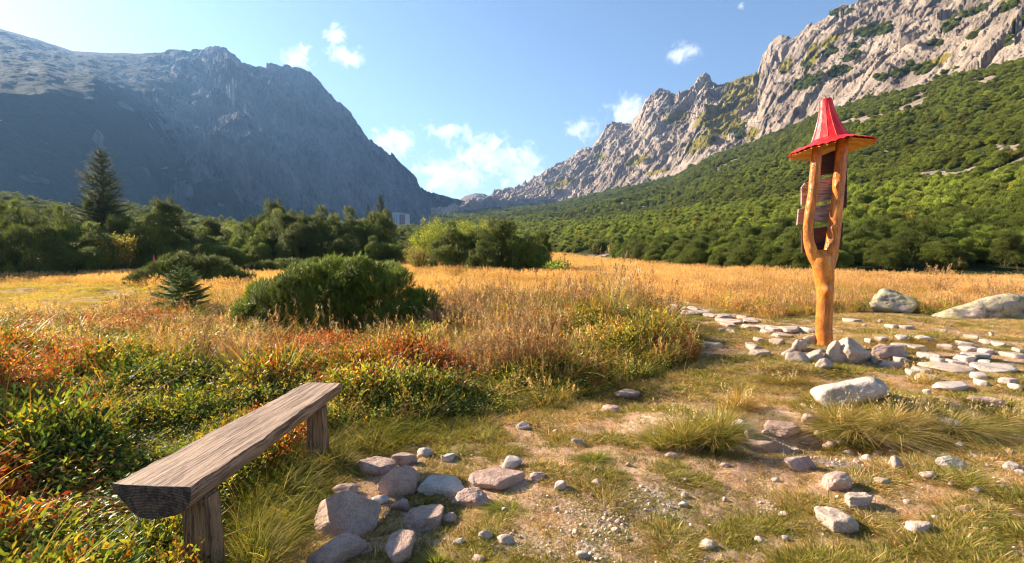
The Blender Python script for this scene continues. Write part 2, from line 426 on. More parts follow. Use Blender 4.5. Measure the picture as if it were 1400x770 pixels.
segs = [(er, z0, r1, z1 - 1.6, 90), (r1, z1 - 1.6, r2, z2 - 1.0, 230), (r2, z2 - 1.0, r3, z3, 430), (r3, z3, r3 * 1.35, z3 - 130, 26)]
def build_grid(az, segs):
    Rg, Zg, Tg = [], [], []
    for i, (ra, za, rb, zb, n) in enumerate(segs):
        f = np.linspace(0, 1, n, endpoint=(i == len(segs) - 1))
        Rg.append(ra[:, None] + (rb - ra)[:, None] * f); Zg.append(za[:, None] + (zb - za)[:, None] * f); Tg.append(np.broadcast_to(i + f, (len(az), n)))
    Rg = np.concatenate(Rg, 1); Zg = np.concatenate(Zg, 1); Tg = np.concatenate(Tg, 1)
    return Rg, Zg, Tg
Rg, Zg, Tg = build_grid(azR, segs)
Xg = Rg * np.sin(azR)[:, None]; Yg = Rg * np.cos(azR)[:, None]
# soften the profile's kinks
def smooth_rows(Z, n, k):
    for _ in range(n):
        Z[:, 1:-1] = .5 * Z[:, 1:-1] + .25 * (Z[:, 2:] + Z[:, :-2])
    return Z
rock = sstep(1.96, 2.12, Tg) * np.where(Tg > 3, 1, 1)
slope = sstep(.15, 1.2, Tg)
nearridge = 1 - .72 * np.exp(-((Tg - 3) / .10) ** 2)
ca, sa = math.cos(.6), math.sin(.6)
U = Xg * ca + Yg * sa; Vv = -Xg * sa + Yg * ca      # U runs up the slope, Vv along it
dz = rock * nearridge * (34 * (ridged(U / 260 + Vv / 500, Vv / 95, .3, 3) - .62) + 15 * (ridged(U / 80 + Vv / 160, Vv / 34, 1.3, 4) - .6)
                         + 6.5 * fbm(U / 22, Vv / 13, 2.2, 4) + 2.2 * (ridged(U / 9, Vv / 5, 4.4, 3) - .6))
wx = 6 * fbm(Xg / 20, Yg / 20, 2.7, 3); wy = 6 * fbm(Xg / 20, Yg / 20, 8.7, 3)
Ub, Vb = U + wx, Vv + wy + .35 * U
rkr = rock * (1 - .5 * np.exp(-((Tg - 3) / .06) ** 2))
nearf = np.clip(Rg / 850, .42, 1)
slabs = rock * nearridge * 12 * blocks(Ub / 70, Vb / 24, 1.6) + rkr * (6.5 * blocks(Ub / 28, Vb / 10, 1.6, 7) + 4.2 * blocks(Ub / 11, Vb / 4.5, 1.6, 31) + 1.8 * blocks(Ub / 4.5, Vb / 2.2, 1.4, 57))
dz = (dz + slabs) * np.where(rock > .5, nearf, 1)
dz += rock * 1.3 * (ridged(U / 3.5, Vv / 2.2, 4.9, 3) - .6)
t_ = Zg + 9 * fbm(Xg / 60, Yg / 60, 8.1, 3) + .25 * U
dz += rock * nearridge * 2.6 * (np.abs(((t_ / 15) % 1) * 2 - 1) ** 2 - .4)   # ledges
dz += (1 - rock) * slope * (7 * fbm(Xg / 90, Yg / 90, 3.1, 3) + 2.2 * fbm(Xg / 22, Yg / 22, 3.9, 3)) * np.clip(Rg / 250, .15, 1)
Zg = Zg + dz
PX, PY = proj(Xg, Yg, Zg)
PINE_ON_ROCK = [(1195, 42, 34, 9, 8), (1150, 18, 20, 4, 10), (1107, 112, 30, 8, 24), (1145, 98, 24, 7, 20), (1135, 70, 14, 7, 10), (1170, 62, 10, 5, 0), (1102, 88, 10, 6, 0), (1165, 78, 20, 6, 20),
                (1233, 98, 20, 7, 28), (1262, 96, 16, 7, 22), (1205, 107, 10, 5, 0), (1277, 60, 13, 4, 5), (1300, 35, 22, 6, 32), (1335, 14, 24, 6, 30), (1380, 8, 22, 7, 25), (1330, 50, 12, 4, 20),
                (1375, 60, 14, 5, 20), (1010, 182, 9, 10, 60), (1048, 190, 12, 5, 0), (1000, 208, 16, 4, 20), (1315, 84, 12, 4, 15), (1186, 135, 8, 4, 0), (975, 190, 9, 4, 15), (1395, 30, 14, 7, 20)]
SCREE = [(1165, 166, 42, 8, 14), (1250, 142, 32, 7, 28), (1345, 109, 24, 7, 8), (1330, 166, 60, 3.4, 14), (1270, 240, 34, 6, 0), (1372, 206, 26, 9, 8), (1340, 212, 14, 3, 5),
         (1085, 276, 7, 3, 0), (1000, 271, 5, 2, 0), (920, 256, 6, 2, 0), (1388, 212, 16, 5, 0), (1215, 150, 18, 3, 30), (990, 228, 26, 3, 22), (1010, 218, 22, 3, 25), (1400, 140, 12, 3, 15)]
GRASS_ON_ROCK = [(1010, 130, 28, 22, 20), (985, 165, 30, 22, 20), (1015, 108, 26, 9, 15), (960, 195, 24, 10, 20), (925, 160, 18, 9, 20), (1030, 185, 12, 12, 0), (870, 220, 20, 6, 20), (770, 250, 20, 5, 15),
                 (900, 235, 22, 4, 10), (1135, 55, 20, 5, 30), (1075, 90, 14, 9, 60), (1270, 90, 30, 5, 28), (1110, 75, 8, 18, -20), (820, 215, 10, 5, 0)]
scr = ellipse_mask(PX, PY, SCREE); por = ellipse_mask(PX, PY, PINE_ON_ROCK)
gor = ellipse_mask(PX, PY, GRASS_ON_ROCK)
nz = fbm(Xg / 14, Yg / 14, 6.2, 4); nzs = fbm(Xg / 7, Yg / 7, 16.2, 4)
pineA = np.clip((1 - sstep(1.94, 2.04, Tg + nz * .16)) - 1.6 * sstep(.30, .42, scr * .8 + nzs * 1.3), 0, 1)
pineA = np.maximum(pineA, sstep(.38, .62, por + nz * .4) * rock)
pineA *= (Tg < 3.02)
grassA = np.clip(gor * 1.1, 0, 1) * rock + rock * .28 * sstep(.0, .3, fbm(U / 60, Vv / 25, 12.2, 4))
M_MTR = mountain_material('mountain_rock', (.45, .36, .28), (.22, .17, .145), (.05, .065, .018), (.26, .21, .04))
def grid_mesh(name, X, Y, Z, mat, attrs):
    nc, nr = X.shape; idx = np.arange(nc * nr).reshape(nc, nr)
    f = np.stack([idx[:-1, :-1], idx[1:, :-1], idx[1:, 1:], idx[:-1, 1:]], -1).reshape(-1, 4)
    return np_mesh(name, np.stack([X, Y, Z], -1).reshape(-1, 3), f, mat, smooth=False, attrs=attrs)
tag(obj('mountain', grid_mesh('mountain', Xg, Yg, Zg, M_MTR, {'pine': pineA, 'grass': grassA})), kind='structure')
GR = dict(az=azR, X=Xg, Y=Yg, Z=Zg, T=Tg, pine=pineA, R=Rg)

# left-hand mountain ----------------------------------------------------
ridgeL = curve([(-900, -40, 1900), (-300, 5, 1700), (0, 39, 1500), (25, 46, 1480), (50, 53, 1460), (100, 71, 1420), (185, 73, 1350), (255, 68, 1290), (310, 64, 1230), (325, 76, 1215), (345, 88, 1205), (372, 84, 1200), (400, 91, 1195),
                (420, 100, 1190), (440, 118, 1190), (460, 137, 1195), (482, 160, 1200), (505, 190, 1210), (530, 212, 1230), (560, 234, 1250), (575, 255, 1260), (600, 268, 1280), (625, 276, 1300), (660, 290, 1320), (690, 300, 1350)])
shoulderL = curve([(-900, 110, 560), (0, 128, 560), (60, 128, 580), (130, 136, 620), (200, 160, 700), (260, 200, 760), (310, 150, 900), (400, 170, 960), (460, 205, 1000), (505, 235, 1060), (560, 262, 1120), (600, 279, 1150), (690, 303, 1200)])
baseL = curve([(-900, 310, 400), (0, 308, 400), (200, 308, 450), (310, 306, 500), (400, 302, 640), (505, 298, 780), (600, 294, 900), (690, 304, 1000)])
humpL = curve([(-900, 230, 200), (0, 260, 190), (50, 270, 190), (110, 284, 195), (175, 279, 200), (212, 284, 205), (250, 291, 210), (295, 300, 215), (335, 306, 220), (500, 308, 240), (690, 312, 300)])
azL = np.linspace(math.radians(-63), math.atan2(-10, 700), 1050)
rh, zh = cinterp(azL, humpL); rb, zb = cinterp(azL, baseL); rs, zs = cinterp(azL, shoulderL); rt, zt = cinterp(azL, ridgeL)
e0 = np.minimum(edge_r(azL) * .9, 24)
z0 = np.full_like(azL, -.5)
segsL = [(e0, z0, rh, zh - 1.5, 70), (rh, zh - 1.5, rb, np.minimum(zb, zh - 3), 40), (rb, np.minimum(zb, zh - 3), rs, zs, 170), (rs, zs, rt, zt, 260), (rt, zt, rt * 1.4, zt - 160, 24)]
Rl, Zl, Tl = build_grid(azL, segsL)
kx = int(70 + 40)
for _ in range(60): Zl[:, kx - 30:kx + 430 - 25] = .5 * Zl[:, kx - 30:kx + 430 - 25] + .25 * (Zl[:, kx - 29:kx + 430 - 24] + Zl[:, kx - 31:kx + 430 - 26])
Xl = Rl * np.sin(azL)[:, None]; Yl = Rl * np.cos(azL)[:, None]
pxl, pyl = proj(Xl, Yl, Zl)
steep = sstep(2.0, 2.4, Tl)
rocky = steep * (1 - .75 * sstep(565, 615, pxl)) * sstep(170, 300, pxl + 60 * fbm(Xl / 200, Yl / 200, 1.7, 3))
nr_ = 1 - .8 * np.exp(-((Tl - 4) / .12) ** 2)
Ul = -Xl * .75 + Yl * .65; Vl = Xl * .65 + Yl * .75
dz = rocky * nr_ * (46 * (ridged(Ul / 420, Vl / 120, .9, 3) - .6) + 20 * (ridged(Ul / 120, Vl / 42, 1.9, 4) - .6) + 8 * fbm(Ul / 30, Vl / 18, 2.9, 4) + 2.5 * (ridged(Ul / 10, Vl / 7, 3.3, 3) - .6))
wx = 9 * fbm(Xl / 30, Yl / 30, 2.7, 3)
dz += rocky * (nr_ * 34 * blocks((Ul + wx) / 120, (Vl + wx + .3 * Ul) / 45, 1.6) + (.35 + .65 * nr_) * (15 * blocks((Ul + wx) / 45, (Vl + wx + .3 * Ul) / 18, 1.6, 9) + 7 * blocks((Ul + wx) / 18, (Vl + .3 * Ul) / 8, 1.6, 23) + 3 * blocks(Ul / 7, Vl / 4, 1.4, 41)))
dz += (Tl > 2.5) * (1 - nr_) * 5 * (ridged(Ul / 22, Vl / 22, 6.3, 3) - .6) * sstep(250, 320, pxl)
dz += (1 - rocky) * steep * nr_ * (16 * fbm(Ul / 200, Vl / 90, 5.9, 4) + 5 * fbm(Ul / 40, Vl / 25, 6.9, 4) + 1.5 * fbm(Ul / 9, Vl / 9, 7.9, 3))
dz += (1 - steep) * 1.5 * fbm(Xl / 30, Yl / 30, 4.4, 3) * sstep(.3, 1, Tl)
Zl = Zl + dz
pxl, pyl = proj(Xl, Yl, Zl)
nz = fbm(Ul / 70, Vl / 40, 9.9, 5); nzf = fbm(Ul / 25, Vl / 14, 3.9, 4)
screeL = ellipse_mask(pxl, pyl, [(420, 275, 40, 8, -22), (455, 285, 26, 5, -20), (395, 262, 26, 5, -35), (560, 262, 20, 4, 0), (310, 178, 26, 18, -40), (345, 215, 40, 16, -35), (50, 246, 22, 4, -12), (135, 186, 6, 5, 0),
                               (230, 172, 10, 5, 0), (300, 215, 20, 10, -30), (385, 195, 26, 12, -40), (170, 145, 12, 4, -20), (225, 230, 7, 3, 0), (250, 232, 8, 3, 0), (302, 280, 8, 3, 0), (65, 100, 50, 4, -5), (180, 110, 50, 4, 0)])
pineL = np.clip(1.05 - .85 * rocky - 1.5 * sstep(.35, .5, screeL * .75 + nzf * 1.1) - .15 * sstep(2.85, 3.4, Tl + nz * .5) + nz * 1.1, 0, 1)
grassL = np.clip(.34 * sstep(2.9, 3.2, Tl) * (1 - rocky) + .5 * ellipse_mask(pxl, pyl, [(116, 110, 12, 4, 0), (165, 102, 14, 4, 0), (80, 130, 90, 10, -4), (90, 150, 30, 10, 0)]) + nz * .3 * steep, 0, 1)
M_MTL = mountain_material('mountain_shade_rock', (.15, .15, .155), (.04, .04, .045), (.014, .026, .013), (.05, .055, .025), 1.4)  # dark tones put this mountain's shade into the rock colour
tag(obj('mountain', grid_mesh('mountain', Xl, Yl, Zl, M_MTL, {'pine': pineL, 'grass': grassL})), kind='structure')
GL = dict(az=azL, X=Xl, Y=Yl, Z=Zl, T=Tl, pine=pineL, R=Rl)

# far knoll at the head of the valley --------------------------------------
azK = np.linspace(math.atan2(-150, 700), math.atan2(30, 700), 260)
top = curve([(540, 296, 1900), (600, 288, 1900), (622, 277, 1900), (636, 268, 1900), (650, 264, 1900), (662, 265, 1900), (675, 272, 1900), (690, 281, 1900), (740, 296, 1900)])
rK, zK = cinterp(azK, top)
RK, ZK, TK = build_grid(azK, [(rK * .75, zK * 0 + 20, rK, zK, 90), (rK, zK, rK * 1.2, zK - 60, 10)])
XK = RK * np.sin(azK)[:, None]; YK = RK * np.cos(azK)[:, None]
ZK = ZK + 4 * fbm(XK / 70, YK / 70, 1.2, 5) * (1 - .6 * np.exp(-((TK - 1) / .1) ** 2))
M_KN = mountain_material('knoll_rock', (.30, .23, .20), (.17, .14, .13), (.04, .045, .02), (.22, .13, .06), 1.6)
tag(obj('hill', grid_mesh('hill', XK, YK, ZK, M_KN, {'pine': np.clip(.35 + fbm(XK / 40, YK / 40, 2, 4), 0, 1), 'grass': np.full(XK.shape, .4)})), kind='structure')

# ------------------------------------------------------------------ foliage geometry kit
def rot_from_dir(D, roll=None):
    D = D / (np.linalg.norm(D, axis=1, keepdims=True) + 1e-9)
    up = np.where(np.abs(D[:, 2:3]) > .95, np.array([[1., 0, 0]]), np.array([[0, 0, 1.]]))
    Xa = np.cross(up, D); Xa /= np.linalg.norm(Xa, axis=1, keepdims=True) + 1e-9
    Ya = np.cross(D, Xa)
    if roll is not None:
        c, s = np.cos(roll)[:, None], np.sin(roll)[:, None]; Xa, Ya = Xa * c + Ya * s, Ya * c - Xa * s
    return np.stack([Xa, Ya, D], -1)          # columns
def stamp(tv, tf, tc, P, D, S, C, rng):
    """copy template (verts, faces, vertex colour) to points P along directions D, scale S, colour C"""
    n = len(P); M = rot_from_dir(D, rng.random(n) * 6.283)
    V = np.einsum('nij,kj->nki', M, tv) * (S[:, None, None] if S.ndim == 1 else S[:, None, :]) + P[:, None, :]
    Fc = tf[None] + (np.arange(n) * len(tv))[:, None, None]
    Cc = tc[None] * C[:, None, :]
    return V.reshape(-1, 3), Fc.reshape(-1, tf.shape[1]), Cc.reshape(-1, 3)
def merge(parts):
    V, Fq, C, o = [], {}, [], 0
    for v, f, c in parts:
        V.append(v); C.append(c); Fq.setdefault(f.shape[1], []).append(f + o); o += len(v)
    return np.vstack(V), [np.vstack(x) for x in Fq.values()], np.vstack(C)
def needle_shoot(n, spread=.75, nl=.42, w=.055, seed=0, stem=True):
    g = np.random.default_rng(seed); V = []; Fc = []; C = []
    for i in range(n):
        t = (i + .5) / n; a = i * 2.4 + g.random() * .5; sp = spread * (1.15 - .75 * t) + g.random() * .15
        b = np.array([0, 0, .05 + .8 * t]); d = np.array([math.cos(a) * math.sin(sp), math.sin(a) * math.sin(sp), math.cos(sp)])
        L = nl * (.8 + .4 * g.random()); s = np.array([-math.sin(a), math.cos(a), 0]) * w * .5
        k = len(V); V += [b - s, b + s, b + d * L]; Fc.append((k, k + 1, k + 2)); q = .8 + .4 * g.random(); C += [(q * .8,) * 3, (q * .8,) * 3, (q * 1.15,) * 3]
    return np.array(V), np.array(Fc), np.array(C)
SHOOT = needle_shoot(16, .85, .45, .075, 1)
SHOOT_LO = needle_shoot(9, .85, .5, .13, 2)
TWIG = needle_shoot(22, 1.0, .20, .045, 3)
def leaf_tpl(w=.4, bend=.15):
    V = np.array([[0, 0, 0], [-w / 2, bend, .4], [0, 0, .45], [w / 2, bend, .4], [-w * .3, bend * .4, .78], [0, -bend * .4, .8], [w * .3, bend * .4, .78], [0, -bend, 1]])
    Fc = np.array([[0, 2, 1], [0, 3, 2], [1, 2, 4], [2, 5, 4], [2, 3, 6], [2, 6, 5], [4, 5, 7], [5, 6, 7]])
    C = np.ones((8, 3)); C[[2, 5]] *= 1.2
    return V, Fc, C
LEAF = leaf_tpl(.42, .12); LEAF_N = leaf_tpl(.2, .06); LEAF_W = leaf_tpl(.62, .12)

def tube(path, rad, sides=8, rng=None):
    path = np.asarray(path, float); rad = np.asarray(rad, float); n = len(path)
    T = np.gradient(path, axis=0); M = rot_from_dir(T)
    # keep frames from flipping
    Xa = M[:, :, 0].copy()
    for i in range(1, n):
        x = Xa[i - 1] - T[i] * np.dot(Xa[i - 1], T[i]) / (np.dot(T[i], T[i]) + 1e-9); Xa[i] = x / (np.linalg.norm(x) + 1e-9)
    Tn = T / (np.linalg.norm(T, axis=1, keepdims=True) + 1e-9); Ya = np.cross(Tn, Xa)
    a = np.linspace(0, 2 * math.pi, sides, endpoint=False)
    V = path[:, None] + rad[:, None, None] * (np.cos(a)[None, :, None] * Xa[:, None] + np.sin(a)[None, :, None] * Ya[:, None])
    V = V.reshape(-1, 3); i = np.arange(n - 1)[:, None] * sides; j = np.arange(sides)[None]; j2 = (j + 1) % sides
    Fc = np.stack([i + j, i + j2, i + sides + j2, i + sides + j], -1).reshape(-1, 4)
    return V, Fc
def tubes_mesh(name, L, mat, sides=5):
    V, Fc, o = [], [], 0
    for p, r in L:
        v, f = tube(p, r, sides); V.append(v); Fc.append(f + o); o += len(v)
    return np_mesh(name, np.vstack(V), np.vstack(Fc), mat, smooth=True)

def bush_parts(Wd, Dp, Ht, nl, ns, sl, col, seed, tpl=SHOOT, upness=.75, lobe=(.26, .42), colvar=.25, low=-.35, hue=(0, 0, 0), dome=False):
    g = np.random.default_rng(seed)
    th = g.random(nl) * 6.283; rd = np.sqrt(g.random(nl)) * (.97 if dome else .78)
    LR = (lobe[0] + (lobe[1] - lobe[0]) * g.random(nl)) * min(Ht, (Wd + Dp) / 2) 
    lx = np.cos(th) * rd * (Wd / 2); ly = np.sin(th) * rd * (Dp / 2)
    lx *= np.clip(1 - LR / (Wd / 2) * .4, .2, 1); ly *= np.clip(1 - LR / (Dp / 2) * .4, .2, 1)
    topz = Ht * (1 - .45 * rd ** 2) * (.75 + .3 * g.random(nl))
    lz = np.maximum(topz - LR, LR * .5)
    low_l = g.random(nl) < .3; lz = np.where(low_l, lz * .45, lz)
    if dome:
        out_ = .62 + .38 * np.clip(fbm(np.cos(th) * 1.3 + seed, np.sin(th) * 1.3, 4.4, 2) * 1.6 + .5, 0, 1)
        lx = np.cos(th) * rd * (Wd / 2) * out_; ly = np.sin(th) * rd * (Dp / 2) * out_
        lz = Ht * np.sqrt(np.clip(1 - rd ** 2, .0, 1)) * (.62 + .42 * g.random(nl)) * (.85 + .5 * fbm(lx * .9 + seed, ly * .9, 1.1, 2)) - LR * .3
        lz = np.where(g.random(nl) < .4, lz * g.random(nl), lz); lz = np.maximum(lz, LR * .6)
    Cn = np.stack([lx, ly, lz], -1)
    w = LR ** 2; k = g.choice(nl, ns, p=w / w.sum())
    d = g.normal(size=(ns, 3)); d /= np.linalg.norm(d, axis=1, keepdims=True)
    d[:, 2] = np.where(d[:, 2] < low, -d[:, 2], d[:, 2])
    fr = np.where(g.random(ns) < .22, .5 + .4 * g.random(ns), .86 + .22 * g.random(ns))
    P = Cn[k] + d * (LR[k] * fr)[:, None] * np.array([1, 1, .95])
    bmp = fbm(P[:, 0] * 2.4 + seed, P[:, 1] * 2.4, P[:, 2] * 2.4, 2); P += d * (bmp * LR[k] * .55)[:, None]
    # drop shoots buried deep inside other lobes
    ins = np.zeros(ns, bool)
    for i in range(nl): ins |= (np.linalg.norm(P - Cn[i], axis=1) < LR[i] * .58)
    keep = (~ins | (g.random(ns) < .12)) & (P[:, 2] > .03)
    P, d, k = P[keep], d[keep], k[keep]; n = len(P)
    D = d * (1 - upness) + np.array([0, 0, upness]) + g.normal(size=(n, 3)) * .28
    S = sl * (.7 + .6 * g.random(n))
    C = np.array(col)[None] * (1 + colvar * g.normal(size=(n, 1)))
    C = np.clip(C * (1 + np.clip(fbm(P[:, 0] * 1.2, P[:, 1] * 1.2, P[:, 2] * 1.2 + seed, 2)[:, None] * .9, -.5, .6)), .004, 1)
    C = C + np.array(hue)[None] * g.random((n, 1))
    V, Fc, Cc = stamp(*tpl, P, D, S, C, g)
    stems = []
    for i in range(min(nl, 16)):
        b = np.array([Cn[i, 0] * .25 + g.normal() * .05, Cn[i, 1] * .25 + g.normal() * .05, -.05]); e = Cn[i] * (.6 if dome else 1)
        m = (b + e) / 2 + np.array([e[0] * .2, e[1] * .2, -.06 * Ht]); q = e + (e - m) * .5
        t = np.linspace(0, 1, 7)[:, None]; pth = (1 - t) ** 3 * b + 3 * (1 - t) ** 2 * t * m + 3 * (1 - t) * t * t * e + t ** 3 * q
        stems.append((pth, np.linspace(.035, .008, 7) * max(.5, Ht / 2)))
    return (V, Fc, Cc), stems
def make_bush(name, loc, rz, args, label, cat, group=None, mat=None, stem_name='branch'):
    (V, Fc, C), stems = bush_parts(**args)
    root = empty(name, loc, rz); tag(root, label, cat, group)
    obj('foliage', np_mesh('foliage', V, Fc, mat or M_NEEDLE, C), root)
    obj(stem_name, tubes_mesh(stem_name, stems, M_BARK), root)
    return root

def make_spruce(name, loc, Ht, Rm, label, group=None, seed=0, dens=1.0, col=(.085, .12, .032), tw=.30, ex=.82):
    g = np.random.default_rng(seed); P, D, S = [], [], []; br = []
    nb = int(Ht * 17 * dens) + 14
    for i in range(nb):
        f = (i + g.random()) / nb; z = Ht * (.06 + .93 * f)
        L = Rm * (1 - f) ** ex * (.62 + .55 * g.random()) + .05 * Rm
        if g.random() < .12: L *= 1.25
        a = i * 2.399 + g.normal() * .3; droop = -.28 + .75 * f + g.normal() * .08
        h = np.array([math.cos(a), math.sin(a), 0]); t = np.linspace(0, 1, 6)[:, None]
        pth = np.array([0, 0, z]) + h * t * L + np.array([0, 0, 1]) * (droop * t + .22 * t * t) * L
        br.append((pth, np.linspace(.014, .004, 6) * max(.4, Ht / 6) + .002))
        nt_ = max(6, int(L / (tw * .26) * dens))
        side = np.array([-h[1], h[0], 0])
        for j in range(nt_):
            q = .12 + .9 * (j + g.random()) / nt_; q = min(q, 1.0)
            base = np.array([np.interp(q, t[:, 0], pth[:, c]) for c in range(3)])
            for sg in (-1, 1):
                P.append(base); D.append(h * .75 + side * sg * (.9 - .4 * q) + np.array([0, 0, -.12 + .25 * g.random()])); S.append(tw * (.65 + .6 * g.random()) * (.55 + .75 * (1 - q) + .15) * min(1, .28 + L / (2.4 * tw)))
            if g.random() < .5: P.append(base); D.append(h + np.array([0, 0, .35])); S.append(tw * .7)
        P.append(pth[-1]); D.append(h + np.array([0, 0, .3])); S.append(tw * .8)
    for q in np.linspace(.8, 1, 8): P.append(np.array([0, 0, Ht * q])); D.append(np.array([g.normal() * .25, g.normal() * .25, 1.])); S.append(tw * (.8 if q < .9 else .5))
    P, D, S = map(np.array, (P, D, S)); n = len(P)
    C = np.array(col)[None] * (1 + .22 * g.normal(size=(n, 1)))
    V, Fc, Cc = stamp(*TWIG, P, D, S, np.clip(C, .01, 1), g)
    root = empty(name, loc, g.random() * 6.28); tag(root, label, 'tree' if Ht > 1.5 else 'sapling', group)
    obj('crown', np_mesh('crown', V, Fc, M_NEEDLE, Cc), root)
    obj('trunk', tubes_mesh('trunk', [(np.stack([np.zeros(6), np.zeros(6), np.linspace(-.1, Ht, 6)], -1), np.linspace(.02 * Ht, .006, 6))] + br, M_BARK, 6), root)
    return root

# grass blades -----------------------------------------------------------------
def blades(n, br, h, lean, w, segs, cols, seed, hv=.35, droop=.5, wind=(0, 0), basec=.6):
    g = np.random.default_rng(seed)
    a = g.random(n) * 6.283; rad = br * np.sqrt(g.random(n)); bx, by = np.cos(a) * rad, np.sin(a) * rad
    oa = np.where(g.random(n) < .7, a + g.normal(size=n) * .6, g.random(n) * 6.283)
    ln = lean * (.3 + 1.0 * g.random(n)); hh = h * (1 - hv + 2 * hv * g.random(n))
    dx = np.cos(oa) * ln + wind[0]; dy = np.sin(oa) * ln + wind[1]
    wa = g.random(n) * 6.283; wx, wy = np.cos(wa), np.sin(wa)
    cols = np.array(cols); ck = cols[g.integers(0, len(cols), n)] * (1 + .2 * g.normal(size=(n, 1)))
    V, C = [], []
    for s in range(segs + 1):
        t = s / segs; x = bx + dx * hh * t * (1 + droop * t); y = by + dy * hh * t * (1 + droop * t)
        z = hh * t * (1 - droop * .45 * t * np.clip(np.hypot(dx, dy), 0, 1.4))
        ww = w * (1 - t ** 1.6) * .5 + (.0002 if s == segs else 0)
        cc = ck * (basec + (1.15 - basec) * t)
        if s < segs:
            V.append(np.stack([x - wx * ww, y - wy * ww, z], -1)); V.append(np.stack([x + wx * ww, y + wy * ww, z], -1)); C += [cc, cc]
        else: V.append(np.stack([x, y, z], -1)); C.append(cc)
    m = 2 * segs + 1; V = np.stack(V, 1).reshape(-1, 3); C = np.stack(C, 1).reshape(-1, 3); o = np.arange(n)[:, None] * m
    Q = []
    for s in range(segs - 1): Q.append(np.concatenate([o + 2 * s, o + 2 * s + 1, o + 2 * s + 3, o + 2 * s + 2], 1))
    T = np.concatenate([o + 2 * segs - 2, o + 2 * segs - 1, o + 2 * segs], 1)
    # triangulate so that everything is 3-sided
    tris = [T]
    for q in Q: tris += [q[:, [0, 1, 2]], q[:, [0, 2, 3]]]
    return V, np.vstack(tris), np.clip(C, .004, 1)

def seedheads(n, br, h, lean, cols, seed, size=.03, wind=(0, 0), k=14, length=.10, stem_w=.0025):
    """thin stalks ending in an airy plume of tiny flakes"""
    g = np.random.default_rng(seed); P, D, S, C = [], [], [], []; st_ = []
    cols = np.array(cols)
    for i in range(n):
        a = g.random() * 6.283; b = np.array([math.cos(a), math.sin(a), 0]) * br * g.random() ** .5
        d = np.array([math.cos(a) * lean * g.random() + wind[0], math.sin(a) * lean * g.random() + wind[1], 1]); L = h * (.75 + .5 * g.random())
        tip = b + d * L; c = cols[g.integers(len(cols))]
        s = np.array([math.cos(a + 1.57), math.sin(a + 1.57), 0]) * stem_w
        st_.append((np.array([b - s, b + s, tip]), c * .8))
        for j in range(k):
            q = g.random(); p = b + d * (L - length * L / h * q) + g.normal(size=3) * size * .35 * (.4 + q)
            P.append(p); D.append(d + g.normal(size=3) * .7); S.append(size * (.5 + g.random())); C.append(c * (.8 + .5 * g.random()))
    V1 = np.vstack([s[0] for s in st_]); F1 = np.arange(len(V1)).reshape(-1, 3); C1 = np.vstack([np.tile(s[1], (3, 1)) for s in st_])
    tv = np.array([[-.16, 0, 0], [.16, 0, 0], [0, .05, 1.]]); tf = np.array([[0, 1, 2]]); tc = np.ones((3, 3))
    V2, F2, C2 = stamp(tv, tf, tc, np.array(P), np.array(D), np.array(S), np.array(C), g)
    return np.vstack([V1, V2]), np.vstack([F1, F2 + len(V1)]), np.vstack([C1, C2])

def herb(seed, h, nst, nlv, ls, cols, tpl=LEAF, lean=.35, br=.08, stemc=(.12, .07, .03), droop=.2):
    g = np.random.default_rng(seed); P, D, S, C = [], [], [], []; parts = []; cols = np.array(cols)
    for s in range(nst):
        a = g.random() * 6.283; b = np.array([math.cos(a), math.sin(a), 0]) * br * g.random(); ln = lean * g.random()
        top = b + np.array([math.cos(a) * ln, math.sin(a) * ln, 1]) * h * (.6 + .5 * g.random())
        w = np.array([math.cos(a + 1.57), math.sin(a + 1.57), 0]) * .004
        parts.append((np.array([b - w, b + w, top]), np.array([[0, 1, 2]]), np.tile(np.array(stemc), (3, 1))))
        cc = cols[g.integers(len(cols))]
        for j in range(nlv):
            q = .15 + .85 * (j + g.random()) / nlv; la = j * 2.4 + g.random()
            P.append(b + (top - b) * q); D.append(np.array([math.cos(la), math.sin(la), .45 - droop + .5 * q + g.normal() * .25])); S.append(ls * (1.15 - .5 * q) * (.7 + .5 * g.random()))
            C.append((cc if g.random() < .7 else cols[g.integers(len(cols))]) * (.75 + .5 * g.random()))
    parts.append(stamp(*tpl, np.array(P), np.array(D), np.array(S), np.array(C), g))
    V, Fq, Cc = merge(parts)
    return V, Fq[0], Cc

